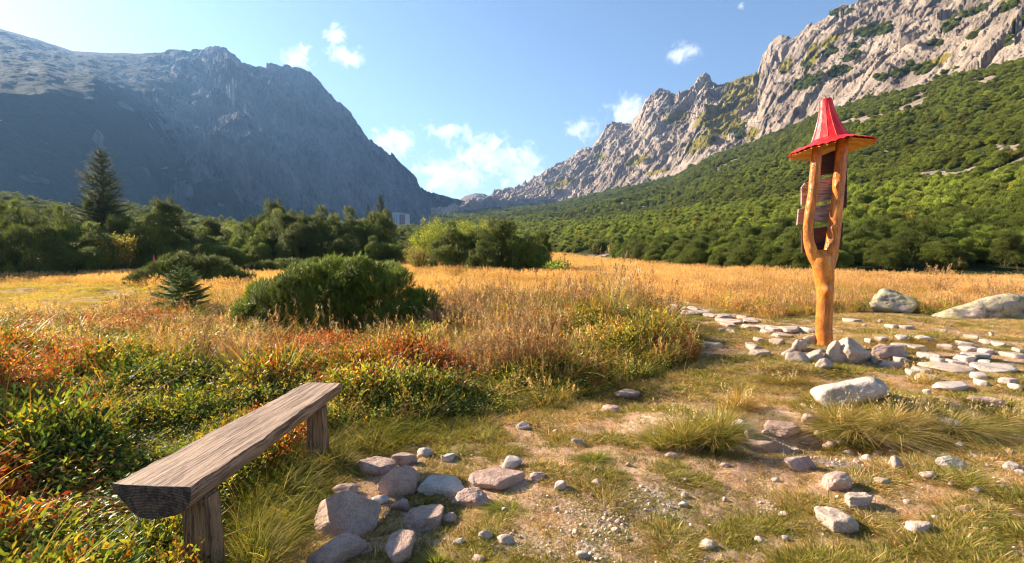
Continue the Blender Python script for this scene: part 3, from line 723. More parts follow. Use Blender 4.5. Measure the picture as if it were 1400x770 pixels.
# scatter with geometry nodes ---------------------------------------------------
def scatter(name, label, templates, pts, rot, scl, idx, tint, warm, mat):
    lib = bpy.data.collections.new(name + '_kinds')
    for i, tp in enumerate(templates):
        V, Fc, C = tp; me = np_mesh('%s_kind_%02d' % (name, i), V, Fc, mat, C) if C is not None else tp[3]
        lib.objects.link(bpy.data.objects.new('%s_kind_%02d' % (name, i), me))
    me = np_mesh(name, pts, [], None, attrs={'tint': tint, 'warm': warm})
    a = me.attributes.new('rot', 'FLOAT_VECTOR', 'POINT'); a.data.foreach_set('vector', np.asarray(rot, np.float32).ravel())
    a = me.attributes.new('scl', 'FLOAT_VECTOR', 'POINT'); a.data.foreach_set('vector', np.asarray(scl, np.float32).ravel())
    a = me.attributes.new('idx', 'INT', 'POINT'); a.data.foreach_set('value', np.asarray(idx, np.int32).ravel())
    o = obj(name, me)
    ng = bpy.data.node_groups.new(name + '_nodes', 'GeometryNodeTree')
    ng.interface.new_socket('Geometry', in_out='INPUT', socket_type='NodeSocketGeometry'); ng.interface.new_socket('Geometry', in_out='OUTPUT', socket_type='NodeSocketGeometry')
    gi = ng.nodes.new('NodeGroupInput'); go = ng.nodes.new('NodeGroupOutput'); ip = ng.nodes.new('GeometryNodeInstanceOnPoints')
    cinf = ng.nodes.new('GeometryNodeCollectionInfo'); cinf.inputs['Collection'].default_value = lib
    cinf.inputs['Separate Children'].default_value = True; cinf.inputs['Reset Children'].default_value = True
    def na(nm, ty):
        n = ng.nodes.new('GeometryNodeInputNamedAttribute'); n.data_type = ty; n.inputs['Name'].default_value = nm; return n.outputs['Attribute']
    e2r = ng.nodes.new('FunctionNodeEulerToRotation')
    L = ng.links.new
    L(gi.outputs[0], ip.inputs['Points']); L(cinf.outputs[0], ip.inputs['Instance']); ip.inputs['Pick Instance'].default_value = True
    L(na('idx', 'INT'), ip.inputs['Instance Index']); L(na('rot', 'FLOAT_VECTOR'), e2r.inputs[0]); L(e2r.outputs[0], ip.inputs['Rotation']); L(na('scl', 'FLOAT_VECTOR'), ip.inputs['Scale'])
    L(ip.outputs[0], go.inputs[0])
    md = o.modifiers.new('scatter', 'NODES'); md.node_group = ng
    tag(o, label, None, None, 'stuff')
    return o
def rz_rot(n, g, tilt=.12): return np.stack([g.normal(size=n) * tilt, g.normal(size=n) * tilt, g.random(n) * 6.283], -1)
def logpolar(n, r0, r1, u0, u1, g):
    r = np.exp(g.uniform(math.log(r0), math.log(r1), n)); u = g.uniform(u0, u1, n)
    return r * u, r * np.ones(n)            # depth r, lateral u*r

# ------------------------------------------------------------------ BENCH
def wood_material(name, light, dark, axis_scale, gloss=.75, spec=.3, kind='Object', crackw=.5):
    m, t, out = new_mat(name); v = coord(t, kind, axis_scale)
    g1 = noise(t, v, 6, 6, .65, .6); g2 = noise(t, v, 26, 4, .7, .3)
    c = ramp(t, g1, [(.28, dark), (.5, tuple((a + b) / 2 for a, b in zip(light, dark))), (.68, light)])
    c = mixc(t, .5, c, mixc(t, 1.0, c, ramp(t, g2, [(.35, .5), (.6, 1.25)]), 'MULTIPLY'))
    ck = ramp(t, g1, [(.40, 1.0), (.425, 0.0), (.45, 1.0)])
    c = mixc(t, crackw, c, mixc(t, 1.0, c, ck, 'MULTIPLY'))
    v2 = coord(t, kind, tuple(a * 2.6 if a > 3 else a * .75 for a in axis_scale))
    c2 = ramp(t, noise(t, v2, 4, 3, .5, .2), [(.50, 1.0), (.512, .12), (.524, 1.0)])
    c = mixc(t, min(1, crackw * 1.6), c, mixc(t, 1.0, c, c2, 'MULTIPLY')); ck = math_n(t, 'MULTIPLY', ck, c2)
    h = math_n(t, 'ADD', math_n(t, 'MULTIPLY', ck, .8), math_n(t, 'MULTIPLY', g2, .7))
    pbr(t, out, c, gloss, spec, bump(t, h, .9, .006)); return m
M_BENCH = wood_material('weathered_plank', (.56, .39, .27), (.20, .12, .08), (16, .42, 16))
M_LEG = wood_material('weathered_post', (.38, .24, .14), (.15, .09, .05), (9, 9, .6))
M_END = wood_material('shaded_end_grain', (.14, .095, .075), (.055, .038, .032), (5, 5, 5), .6)  # end grain darkened in colour to stand for its shaded face
t = M_END.node_tree; wv_ = t.nodes.new('ShaderNodeTexWave'); wv_.wave_type = 'RINGS'; wv_.rings_direction = 'Y'; wv_.inputs['Scale'].default_value = 28; wv_.inputs['Distortion'].default_value = 2.5
p_ = [n for n in t.nodes if n.type == 'BSDF_PRINCIPLED'][0]; src_ = p_.inputs['Base Color'].links[0].from_socket
t.links.new(coord(t, 'Object'), wv_.inputs['Vector']); t.links.new(mixc(t, .6, src_, mixc(t, 1.0, src_, ramp(t, wv_.outputs['Fac'], [(.2, .5), (.8, 1.5)]), 'MULTIPLY')), p_.inputs['Base Color'])

def bench():
    zt = .46
    NL = np.array(unproj(154, 661, zt)); NR = np.array(unproj(262, 664, zt)); FL = np.array(unproj(420, 522, zt)); FR = np.array(unproj(467, 523, zt))
    mid = (NL + NR + FL + FR) / 4
    ax = ((FL + FR) / 2 - (NL + NR) / 2); Ln = np.linalg.norm(ax); ax /= Ln; rz = math.atan2(-ax[0], ax[1])
    gz = float(H(mid[0], mid[1]))
    root = empty('bench', (mid[0], mid[1], gz), rz)
    tag(root, 'rough weathered bench, a half log plank on two posts, beside the stony path', 'bench')
    sd = np.array([ax[1], -ax[0]])
    wn = abs(np.dot(NR - NL, sd)); wf = abs(np.dot(FR - FL, sd))
    n = 90; V = []; k = 26
    prof = []
    # flat sawn top, rounded waney underside; closed loop seen from the near end
    for i in range(10): prof.append((-.5 + i / 9, 0))
    for x, z in [(.50, -.15), (.495, -.34), (.47, -.55), (.40, -.72), (.28, -.86), (.1, -.95), (-.06, -1.0), (-.18, -.99), (-.27, -.88), (-.36, -.66), (-.43, -.45), (-.47, -.30), (-.50, -.14)]: prof.append((x, z))
    prof = np.array(prof); kk = len(prof); g = np.random.default_rng(4)
    for i in range(n):
        f = i / (n - 1); y = (f - .5) * Ln; w = wn + (wf - wn) * f; th = .135 - .02 * f
        skew = -np.dot(NR - NL, ax) * 0
        x = prof[:, 0] * w * (1 + .03 * fbm(f * 4, prof[:, 1] * 3, 1.0, 2)); z = zt - gz + prof[:, 1] * th * (1 + .12 * fbm(f * 3, prof[:, 0] * 2, 5.0, 2))
        edge = (np.abs(prof[:, 0]) > .42) & (prof[:, 1] > -.3)
        x = x + .012 * fbm(f * 5, np.sign(prof[:, 0]) * 3 + 7.0, 1.5, 2) + edge * .016 * fbm(np.full(kk, f * 16), prof[:, 0] * 9, 3.0, 3) * np.sign(prof[:, 0])
        z = z + (prof[:, 1] == 0) * (.006 * fbm(prof[:, 0] * 7, f * 2.2, 2.0, 3) - .004)
        V.append(np.stack([x, np.full(kk, y) + (.012 * fbm(prof[:, 0] * 5, prof[:, 1] * 5, 8.0, 2) if i in (0, n - 1) else 0), z], -1))
    V = np.array(V).reshape(-1, 3); i = np.arange(n - 1)[:, None] * kk; j = np.arange(kk)[None]; j2 = (j + 1) % kk
    Fq = np.stack([i + j, i + kk + j, i + kk + j2, i + j2], -1).reshape(-1, 4)
    me = bpy.data.meshes.new('seat')
    caps = [list(range(kk)), list(range((n - 1) * kk, n * kk))[::-1]]
    me.from_pydata(V.tolist(), [], Fq.tolist() + caps); me.update()
    me.materials.append(M_BENCH); me.materials.append(M_END)
    me.polygons[len(Fq)].material_index = 1; me.polygons[len(Fq) + 1].material_index = 1
    for p in me.polygons: p.use_smooth = False
    seat = obj('seat', me, root); seat['label'] = 'thick half log plank, grey brown and cracked, with a sawn end coloured dark for shade'
    def post(fx, fy, w, d, lbl=None):
        bm = bmesh.new(); bmesh.ops.create_cube(bm, size=1)
        for v in bm.verts: v.co = Vector((v.co.x * w, v.co.y * d, v.co.z * .56))
        bmesh.ops.subdivide_edges(bm, edges=bm.edges[:], cuts=3, use_grid_fill=True)
        bmesh.ops.bevel(bm, geom=[e for e in bm.edges if e.calc_face_angle(0) > 1], offset=.008, segments=2, affect='EDGES')
        for v in bm.verts:
            v.co.x += .006 * math.sin(v.co.z * 17 + v.co.y * 20) + .012 * (v.co.z) ; v.co.y += .005 * math.sin(v.co.z * 13 + v.co.x * 30)
        me = bpy.data.meshes.new('leg'); bm.to_mesh(me); bm.free(); me.materials.append(M_LEG)
        o = obj('leg', me, root, (fx, fy, .46 - gz - .09 - .28)); return o
    # posts stand under the right half of the plank
    def loc_of(px, py, z):
        p = np.array(unproj(px, py, z)) - mid; return float(p @ sd), float(p @ ax)
    a = loc_of(287, 760, .12); b = loc_of(419, 600, .15)
    post(.085, -Ln / 2 + .14, .12, .09); post(.04, Ln / 2 - .2, .105, .09)
    return root
bench()

# ------------------------------------------------------------------ SIGNPOST
M_VARN = None
def signpost():
    bx, by, bz = hit(1127, 474); D = by * ct - (bz - CZ) * st
    def P(px, py, dd=0.0):
        dx, dy, dz = ray(px, py); t = (by + dd) / dy; return np.array([dx * t - bx, dd, CZ + dz * t - bz])
    s = D / F
    m, t, out = new_mat('varnished_trunk'); v = coord(t, 'Object', (1, 1, .22)); v1 = coord(t, 'Object', (1, 1, 1))
    c = ramp(t, noise(t, v, 9, 6, .6, .8), [(.25, (.32, .075, .008)), (.5, (.62, .19, .02)), (.72, (.78, .32, .045))])
    c = mixc(t, .45, c, mixc(t, 1.0, c, ramp(t, noise(t, v1, 5, 3, .6), [(.35, .55), (.6, 1.2)]), 'MULTIPLY'))
    hh = math_n(t, 'ADD', noise(t, v1, 11, 4, .55), math_n(t, 'MULTIPLY', noise(t, v, 30, 4, .6), .35))
    ck = ramp(t, noise(t, coord(t, 'Object', (7, 7, .5)), 5, 5, .7, .4), [(.455, 1.0), (.475, 0.15), (.495, 1.0)])
    c = mixc(t, .65, c, mixc(t, 1.0, c, ck, 'MULTIPLY')); n0 = bump(t, hh, .55, .03)
    pbr(t, out, c, ramp(t, noise(t, v1, 14, 4, .6), [(.35, .22), (.65, .5)]), .5, bump(t, ck, .6, .012, n0)); mv = m
    red, t, out = new_mat('red_sheet'); v = coord(t, 'Object')
    c = ramp(t, noise(t, v, 5, 5, .6), [(.3, (.62, .012, .012)), (.7, (.82, .022, .02))])
    ft = ramp(t, noise(t, v, 16, 6, .75), [(.56, 0.0), (.66, 1.0)]); c = mixc(t, math_n(t, 'MULTIPLY', ft, .5), c, (.55, .12, .08))
    pbr(t, out, c, ramp(t, noise(t, v, 9, 5, .7), [(.3, .25), (.7, .55)]), .5, bump(t, noise(t, v, 7, 4, .6), .35, .03))
    yel, t, out = new_mat('yellow_boards'); v = coord(t, 'Object', (1, 6, 1))
    c = ramp(t, noise(t, v, 4, 5, .6), [(.3, (.42, .17, .015)), (.6, (.80, .42, .05))]); pbr(t, out, c, .55, .3)
    brd = wood_material('sign_board_wood', (.52, .38, .35), (.33, .22, .20), (.8, 6, 8), .7)
    dbr = wood_material('sign_board_shade_brown', (.12, .05, .04), (.06, .028, .022), (.8, 6, 8), .7)  # dark brown copy of the board wood, shade put into the colour
    root = empty('signpost', (bx, by, bz)); tag(root, 'forked orange trunk signpost with wooden boards under a red pointed hat roof', 'signpost')
    def limb(pts, knots, seed, sides=28):
        pts = np.array(pts, float); n = 70
        q = np.concatenate([[0], np.cumsum(np.abs(np.diff(pts[:, 1])) + 1)]); qq = np.linspace(0, q[-1], n)
        px = np.interp(qq, q, pts[:, 0]); py = np.interp(qq, q, pts[:, 1]); w = np.interp(qq, q, pts[:, 2]); dd = np.interp(qq, q, pts[:, 3])
        for arr in (px, w, dd):
            for _ in range(3): arr[1:-1] = .5 * arr[1:-1] + .25 * (arr[2:] + arr[:-2])
        path = np.array([P(a, b, d) for a, b, d in zip(px, py, dd)]); rad = w * s / 2 * .80
        V, Fc = tube(path, rad, sides); V = V.reshape(n, sides, 3)
        for i in range(n):
            c = path[i]
            d = V[i] - c; k = 1 + .07 * fbm(V[i][:, 0] * 5 + seed, V[i][:, 1] * 5, V[i][:, 2] * 4, 3) + .05 * fbm(V[i][:, 0] * 14 + seed, V[i][:, 1] * 14, V[i][:, 2] * 5, 2)
            V[i] = c + d * k[:, None]
        V = V.reshape(-1, 3)
        for kx, ky, kd, kr, kh in knots:
            kp = P(kx, ky, kd); dist = np.linalg.norm(V - kp, axis=1); ax = np.repeat(path, sides, 0); nrm = V - ax; nrm /= np.linalg.norm(nrm, axis=1, keepdims=True) + 1e-6
            V = V + nrm * (kh * np.exp(-(dist / kr) ** 2))[:, None]
        caps = [[i for i in range(sides)][::-1], [(n - 1) * sides + i for i in range(sides)]]
        return V, Fc, caps
    trunk = [(1127, 482, 31, 0), (1127, 468, 26, 0), (1126, 446, 25, 0), (1127, 425, 25, 0), (1128, 400, 25, 0), (1127, 380, 29, 0), (1125, 362, 34, 0), (1121, 350, 33, 0), (1121, 342, 20, 0)]
    la = [(1126, 376, 18, 0), (1119, 362, 19, 0), (1111, 348, 18, 0), (1105.5, 330, 16.5, 0), (1104.5, 310, 15, 0), (1107, 290, 15, 0), (1111, 268, 15.5, 0), (1114, 240, 16, 0), (1116.5, 215, 15.5, 0), (1118, 196, 15, 0)]
    ra = [(1129, 376, 22, 0), (1133, 358, 22, 0), (1137, 340, 22, 0), (1140, 318, 20, 0), (1142.5, 295, 19, 0), (1145, 270, 18.5, 0), (1148, 240, 19, 0), (1150, 212, 18.5, 0), (1151.5, 190, 18, 0)]
    A_, o = [], 0; VV, FF, CC = [], [], []
    for L, K, sd in ((trunk, [(1132, 398, -.12, .06, .05), (1118, 432, -.12, .05, .03), (1120, 385, -.1, .05, .02)], 1), (la, [(1109, 340, -.08, .05, .035), (1103, 300, -.05, .04, .015), (1112, 258, -.07, .05, .012)], 5), (ra, [(1139, 312, -.08, .05, .03), (1146, 350, 0, .05, .012), (1145, 255, -.07, .05, .012)], 9)):
        V, Fc, caps = limb(L, K, sd); VV.append(V); FF += (Fc + o).tolist() + [[q + o for q in c] for c in caps]; o += len(V)
    me = bpy.data.meshes.new('trunk'); me.from_pydata(np.vstack(VV).tolist(), [], FF); me.update(); me.materials.append(mv)
    for p in me.polygons: p.use_smooth = True
    obj('trunk', me, root)
    # roof: pointed hat with flared scalloped brim
    c0 = P(1136, 199)
    nseg = 238; R0 = 57.5 * s * .87
    def roof_profile(inner):
        pr = [(.066, .585), (.072, .575), (.084, .44)] if not inner else [(.06, .55)]
        pr += [(.112, .33), (.155, .20), (.20, .085), (.245, .045), (.36, .015), (R0, -.03)]
        return [(r - (.012 if inner else 0), z - (.016 if inner else 0)) for r, z in pr]
    M_tilt = Matrix.Rotation(math.radians(-5.5), 3, 'Y') @ Matrix.Rotation(math.radians(-6), 3, 'X')
    def lathe(pr, scal, facet, close):
        V = []; 
        for k, (r, z) in enumerate(pr):
            for i in range(nseg):
                a = 2 * math.pi * i / nseg; rr_ = r
                if facet and 2 <= k <= 6:     # folded sheet: ridges and flats between 14 seams
                    ph = (a / (2 * math.pi) * 14) % 1; rr_ = r * (math.cos(math.pi / 14) / math.cos((ph - .5) * 2 * math.pi / 14)) * (1.012 + .02 * (abs(ph - .5) > .46))
                if k == len(pr) - 1 and scal: rr_ = r * (1 - .06 * abs(math.sin(a * 17)) + .012)
                zz = z - (.017 * (1 - abs(math.sin(a * 17))) if k == len(pr) - 1 and scal else 0) + (.012 * math.sin(a * 3) + .008 * math.sin(a * 7 + 1) if k >= len(pr) - 2 else 0)
                V.append(M_tilt @ Vector((rr_ * math.cos(a), rr_ * math.sin(a), zz)))
        n = len(pr); Fc = []
        for k in range(n - 1):
            for i in range(nseg): Fc.append([k * nseg + i, (k + 1) * nseg + i, (k + 1) * nseg + (i + 1) % nseg, k * nseg + (i + 1) % nseg])
        if close: Fc.append(list(range(nseg)))
        return V, Fc
    V, Fc = lathe(roof_profile(False), True, True, True)
    me = bpy.data.meshes.new('roof'); me.from_pydata([tuple(v) for v in V], [], Fc); me.update(); me.materials.append(red)
    rf = obj('roof', me, root, tuple(c0)); rf['label'] = 'pointed red sheet metal hat roof with scalloped brim'
    sm = rf.modifiers.new('thickness', 'SOLIDIFY'); sm.thickness = .006; sm.offset = -1
    V, Fc = lathe(roof_profile(True), True, False, True)
    me = bpy.data.meshes.new('roof_lining'); me.from_pydata([tuple(v * .985) for v in V], [], Fc); me.update(); me.materials.append(yel)
    li = obj('roof_lining', me, rf, (0, 0, -.006)); li['label'] = 'yellow orange underside of the roof'
    # boards behind the two arms
    def board(q, dd, mat, tip=None, lbl=None):
        bm = bmesh.new(); th = .028
        fr = [bm.verts.new(P(x, y, dd)) for x, y in q]; bk = [bm.verts.new(P(x, y, dd) + np.array([0, th, 0])) for x, y in q]
        n = len(q); bm.faces.new(fr); bm.faces.new(bk[::-1])
        for i in range(n): bm.faces.new([fr[i], bk[i], bk[(i + 1) % n], fr[(i + 1) % n]])
        bmesh.ops.recalc_face_normals(bm, faces=bm.faces); bmesh.ops.bevel(bm, geom=bm.edges[:], offset=.004, segments=1, affect='EDGES')
        me = bpy.data.meshes.new('sign_board'); bm.to_mesh(me); bm.free(); me.materials.append(mat)
        o = obj('sign_board', me, root)
        if lbl: o['label'] = lbl
    dd = .105
    board([(1121, 214), (1146, 204), (1146, 236), (1122, 240)], dd + .01, dbr, lbl='top board, the roof shade put into its dark colour')
    board([(1096, 256), (1101, 250), (1140, 241), (1140, 273), (1096, 281)], dd, brd, lbl='second board, pale pinkish')
    board([(1092, 286), (1138, 278), (1136, 301), (1090, 308)], dd, brd, lbl='third board, pale pinkish')
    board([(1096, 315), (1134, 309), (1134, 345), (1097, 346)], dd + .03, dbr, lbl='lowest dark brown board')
    board([(1139, 214), (1159, 206), (1158, 284), (1143, 286)], dd + .04, dbr, lbl='upright board behind the right arm, its shade coloured in')
    board([(1138, 306), (1153, 304), (1151, 341), (1138, 343)], dd + .04, dbr, lbl='small board behind the right arm, its shade coloured in')
signpost()

# ------------------------------------------------------------------ STONES
_ico = {}
def ico(sub):
    if sub not in _ico:
        bm = bmesh.new(); bmesh.ops.create_icosphere(bm, subdivisions=sub, radius=1)
        _ico[sub] = (np.array([v.co[:] for v in bm.verts]), np.array([[v.index for v in f.verts] for f in bm.faces])); bm.free()
    return _ico[sub]
def rock_shape(seed, sub=4, planes=11, sharp=16, flat=False, rough=.06, peak=False):
    g = np.random.default_rng(seed); N, Fc = ico(sub)
    pn = g.normal(size=(planes, 3)); pn /= np.linalg.norm(pn, axis=1, keepdims=True); pd = .68 + .3 * g.random(planes)
    if flat: pn[:5, 2] *= .15; pn[:5] /= np.linalg.norm(pn[:5], axis=1, keepdims=True); pn = np.vstack([pn, [[.06 * g.normal(), .06 * g.normal(), 1]]]); pd = np.append(pd, .62)
    if peak:
        pn = np.vstack([[[-.75, -.35, .62], [.62, -.55, .6], [.1, .8, .6], [-.2, -.9, .35]], pn[:5]]); pd = np.array([.52, .5, .5, .8] + [1.] * 5)
        pn /= np.linalg.norm(pn, axis=1, keepdims=True)
    dots = np.maximum(N @ pn.T, 1e-3) / pd            # 1/r per plane
    r = 1 / (np.sum(dots ** sharp, 1) + .75 ** sharp) ** (1 / sharp)
    V = N * r[:, None]; o = seed * 3.7
    V = V * (1 + rough * 1.5 * fbm(V[:, 0] * 1.6 + o, V[:, 1] * 1.6, V[:, 2] * 1.6, 3) + rough * .7 * ridged(V[:, 0] * 4 + o, V[:, 1] * 4, V[:, 2] * 4, 3) - rough * .4)[:, None]
    mn, mx = V.min(0), V.max(0); return (V - (mn + mx) / 2) / (mx - mn), Fc
def stone(px, py, w, h, mat, label, seed, group=None, flat=False, cat='stone', dep=1.0, peak=False, name='stone', rough=.06, planes=11, sub=4, yaw=None, sink=.4, sharp=18, minr=.36):
    x, y, z = hit(px, py); D = y * ct - (z - CZ) * st; s = D / F; Wd = w * s; el = math.atan2(CZ - z, y)
    Dp = Wd * dep * (1.0 if flat else .8)
    Hh = max(.02, (h * s - Dp * math.sin(el) * .75) / max(.3, math.cos(el))) if not flat else max(.05, h * s * .45)
    if not flat: Hh = max(Hh, (.5 if peak else minr) * Wd)
    if flat:                      # depth from the picture height on the ground
        Dp = min(2.2 * Wd, max(.5 * Wd, (h * s * .8) / max(.1, math.sin(el))))
    V, Fc = rock_shape(seed, sub, planes, sharp, flat, rough, peak)
    a = yaw if yaw is not None else np.random.default_rng(seed + 99).normal() * .25
    V = V * np.array([Wd, Dp, Hh * (1 + sink * 1.3)]); c, s_ = math.cos(a), math.sin(a)
    V = np.stack([V[:, 0] * c - V[:, 1] * s_, V[:, 0] * s_ + V[:, 1] * c, V[:, 2]], -1)
    V[:, 2] -= V[:, 2].min()
    me = np_mesh(name, V, Fc, mat, smooth=True)
    yc = y + Dp * .42
    o = obj(name, me, None, (x * yc / y if not flat else x, yc, float(H(x, yc)) - Hh * sink)); tag(o, label, cat, group); return o
NOSTONE = []
def note(px, py, w, h): NOSTONE.append((px, py - h * .5, w * .5, h * .6))
sd = 100
SINGLE = [
 # px, base, w, h, mat, label, flat, peak, dep
 (1166, 499, 52, 34, M_ROCKW, 'largest white rounded boulder at the foot of the signpost, on its right', 0, 0, .9),
 (1141, 496, 27, 27, M_ROCKW, 'upright split pale stone between the trunk and the large white boulder', 0, 0, .7),
 (1126, 506, 24, 15, M_ROCKW, 'small pale stone lying frontmost in the pile below the signpost', 0, 0, .9),
 (1114, 495, 31, 15, M_ROCKW, 'low pale stone in front of the orange trunk', 0, 0, .8),
 (1090, 498, 33, 17, M_ROCKW, 'broad pale stone at the front left of the signpost pile', 0, 0, .8),
 (1092, 482, 24, 17, M_ROCKW, 'pale block at the back left of the signpost pile', 0, 0, .8),
 (1107, 475, 18, 17, M_ROCKW, 'pale pointed stone leaning against the left of the orange trunk', 0, 0, .8),
 (1079, 487, 24, 9, M_ROCKW, 'leftmost low stone of the signpost pile', 0, 0, .9),
 (1197, 497, 11, 6, M_ROCKW, 'tiny pale stone just right of the large white boulder', 0, 0, .9),
 (1216, 493, 52, 15, M_ROCKP, 'long brownish stone right of the white boulder, its end broken off', 0, 0, .5),
 (1216, 508, 30, 14, M_ROCK, 'shaded grey stone under the long brownish stone', 0, 0, .8),
 (1161, 562, 100, 46, M_ROCK, 'big low tan boulder lying just behind the drooping grass tussocks', 0, 0, .85),
 (1218, 428, 56, 31, M_ROCKL, 'angular grey boulder with a dark crack and yellow lichen at the meadow edge', 0, 0, .8),
 (1345, 437, 140, 34, M_ROCKL, 'long low dome shaped boulder covered in yellow green lichen', 0, 0, .6),
 (476, 735, 94, 62, M_ROCKP, 'pyramid shaped brown stone beside the bench', 0, 1, .9),
 (462, 778, 86, 42, M_ROCKP, 'wide rounded stone at the bottom edge below the pyramid stone', 0, 0, .8),
 (540, 782, 40, 48, M_ROCKP, 'narrow flat stone at the bottom edge between two grass tufts', 1, 0, 1.3),
 (574, 729, 58, 36, M_ROCKP, 'flat sunlit stone in the middle of the foreground steps', 1, 0, 1),
 (549, 700, 28, 18, M_ROCKP, 'small half buried stone beside a green tuft in the foreground steps', 0, 0, .9),
 (546, 678, 60, 40, M_ROCKP, 'rounded grey brown stone with a shaded right side in the foreground steps', 0, 0, .8),
 (604, 683, 68, 27, M_ROCK, 'shaded bluish flat stone in the bench shadow', 1, 0, 1),
 (643, 696, 54, 26, M_ROCKP, 'curved stone half buried in the shadow right of the bluish stone', 0, 0, .8),
 (680, 672, 78, 27, M_ROCKP, 'large flat stone half in shadow, right end of the foreground steps', 1, 0, 1),
 (512, 650, 56, 20, M_ROCKP, 'layered flat stone at the top left of the foreground steps', 1, 0, 1),
 (552, 636, 36, 9, M_ROCKP, 'thin stone strip behind the rounded stone', 1, 0, 1),
 (581, 627, 22, 15, M_ROCK, 'small white speckled stone on the reddish soil', 0, 0, .9),
 (613, 632, 22, 11, M_ROCK, 'small wedge stone right of the white speckled one', 0, 0, .9),
 (472, 682, 36, 20, M_ROCKP, 'shaded stone behind the pyramid stone', 0, 0, .9),
 (663, 740, 20, 14, M_ROCKW, 'small pale stone in the shaded turf', 0, 0, .9),
 (766, 672, 18, 15, M_ROCK, 'small tilted stone on the bare reddish soil', 0, 0, .9),
 (1155, 729, 50, 28, M_ROCKW, 'round pale stone with grass growing over its left side', 1, 0, 1),
 (1264, 735, 40, 12, M_ROCKW, 'long pale stone near the bottom right', 1, 0, 1),
 (966, 753, 24, 15, M_ROCKW, 'white stone lying alone in the foreground turf', 0, 0, .9),
 (1180, 696, 44, 8, M_ROCKW, 'thin pale stone strip above the round pale stone', 1, 0, 1),
 (1145, 671, 54, 17, M_ROCKP, 'low domed stone in the turf right of centre', 0, 0, .7),
 (1093, 645, 45, 18, M_ROCKP, 'tilted reddish stone below the gully', 0, 0, .7),
 (1222, 642, 22, 18, M_ROCKW, 'pale pointed stone at the lower end of the gully', 0, 0, .9),
 (1300, 645, 42, 13, M_ROCK, 'tan stone half buried in the right hand turf', 0, 0, .7),
 (1297, 593, 40, 15, M_ROCK, 'pale stone under the right hand tussock', 0, 0, .7),
 (1345, 604, 28, 12, M_ROCKW, 'pale stone right of the tussocks', 0, 0, .7),
 (1360, 562, 58, 12, M_ROCKP, 'long pinkish stone in the turf above the right tussock', 1, 0, 1),
 (1025, 605, 16, 14, M_ROCKP, 'round brown stone at the mouth of the shaded hollow', 0, 0, .9),
 (1010, 592, 32, 14, M_ROCK, 'shaded grey stone inside the hollow beside the tussock', 0, 0, .9),
 (1107, 584, 23, 15, M_ROCKP, 'round tan stone at the upper end of the gully', 0, 0, .9),
 (1137, 594, 26, 14, M_ROCKW, 'pale stone below the big flat topped boulder', 0, 0, .9),
 (1075, 604, 46, 16, M_ROCKP, 'flat pinkish stone across the gully', 1, 0, 1),
 (1047, 620, 50, 12, M_ROCKP, 'flat brownish slab at the near end of the gully', 1, 0, 1),
 (1131, 618, 20, 13, M_ROCKW, 'pale blocky stone among the gully gravel', 0, 0, .9),
 (836, 566, 24, 10, M_ROCKP, 'flat pinkish stone on the worn track near the tall herbs', 1, 0, 1),
 (860, 549, 36, 9, M_ROCKP, 'larger flat stone on the worn track beside the tall herbs', 1, 0, 1),
 (716, 588, 24, 9, M_ROCK, 'pale stone at the left edge of the turf', 0, 0, .8),
 (760, 594, 12, 7, M_ROCKW, 'very small white stone right of the left turf edge stone', 0, 0, .8),
 (790, 610, 18, 11, M_ROCK, 'dark edged stone against a green hummock', 0, 0, .8),
]
for px, py, w, h, mat, lab, fl, pk, dp in SINGLE:
    big = w > 70
    stone(px, py, w, h, mat, lab, sd if w != 100 else 903, None, bool(fl), 'boulder' if w > 50 and not fl and mat in (M_ROCKL, M_ROCK, M_ROCKW) else 'stone', dp, bool(pk), 'boulder' if w > 50 and not fl else 'stone',
          rough=.09, planes=10, sub=5 if w > 40 else 4, sink=.52 if not fl else .7, minr=.22 if w > 120 else (.25 if w == 100 else .34), sharp=8 if w > 120 else 18)
    note(px, py, w, h); sd += 1
FLAG_R = [(1317,512,66,17),(1378,512,56,17),(1349,492,28,9),(1327,496,22,8),(1279,494,22,8),(1261,481,27,8),(1326,476,16,6),(1396,491,20,8),(1313,502,19,6),(1270,513,22,8),(1276,524,24,8),(1299,479,16,5),
          (1244,452,20,4),(1225,450,15,4),(1168,442,24,5),(1313,537,56,8),(1240,478,20,6),(1236,500,18,7),(1345,520,20,6),(1290,500,16,6),(1385,528,22,6),(1252,515,16,5),(1335,465,12,5),(1208,470,14,5)]
FLAG_L = [(908,418,16,4),(925,423,18,5),(924,428,13,4),(938,426,10,5),(951,425,14,6),(960,432,32,8),(941,433,12,5),(993,437,28,6),(991,442,17,6),(1010,445,26,8),(1001,448,20,8),(1032,443,20,6),(1029,451,20,6),
          (1049,451,22,7),(1066,454,22,8),(1053,458,12,5),(1088,457,30,9),(1075,463,22,7),(1108,456,12,8),(1003,456,12,4),(975,476,36,6),(988,455,9,3),(1042,469,14,4),(1068,473,20,8),(1036,480,18,7),(1042,488,36,7),(1028,476,10,4),(975,436,16,5),(1020,438,14,5)]
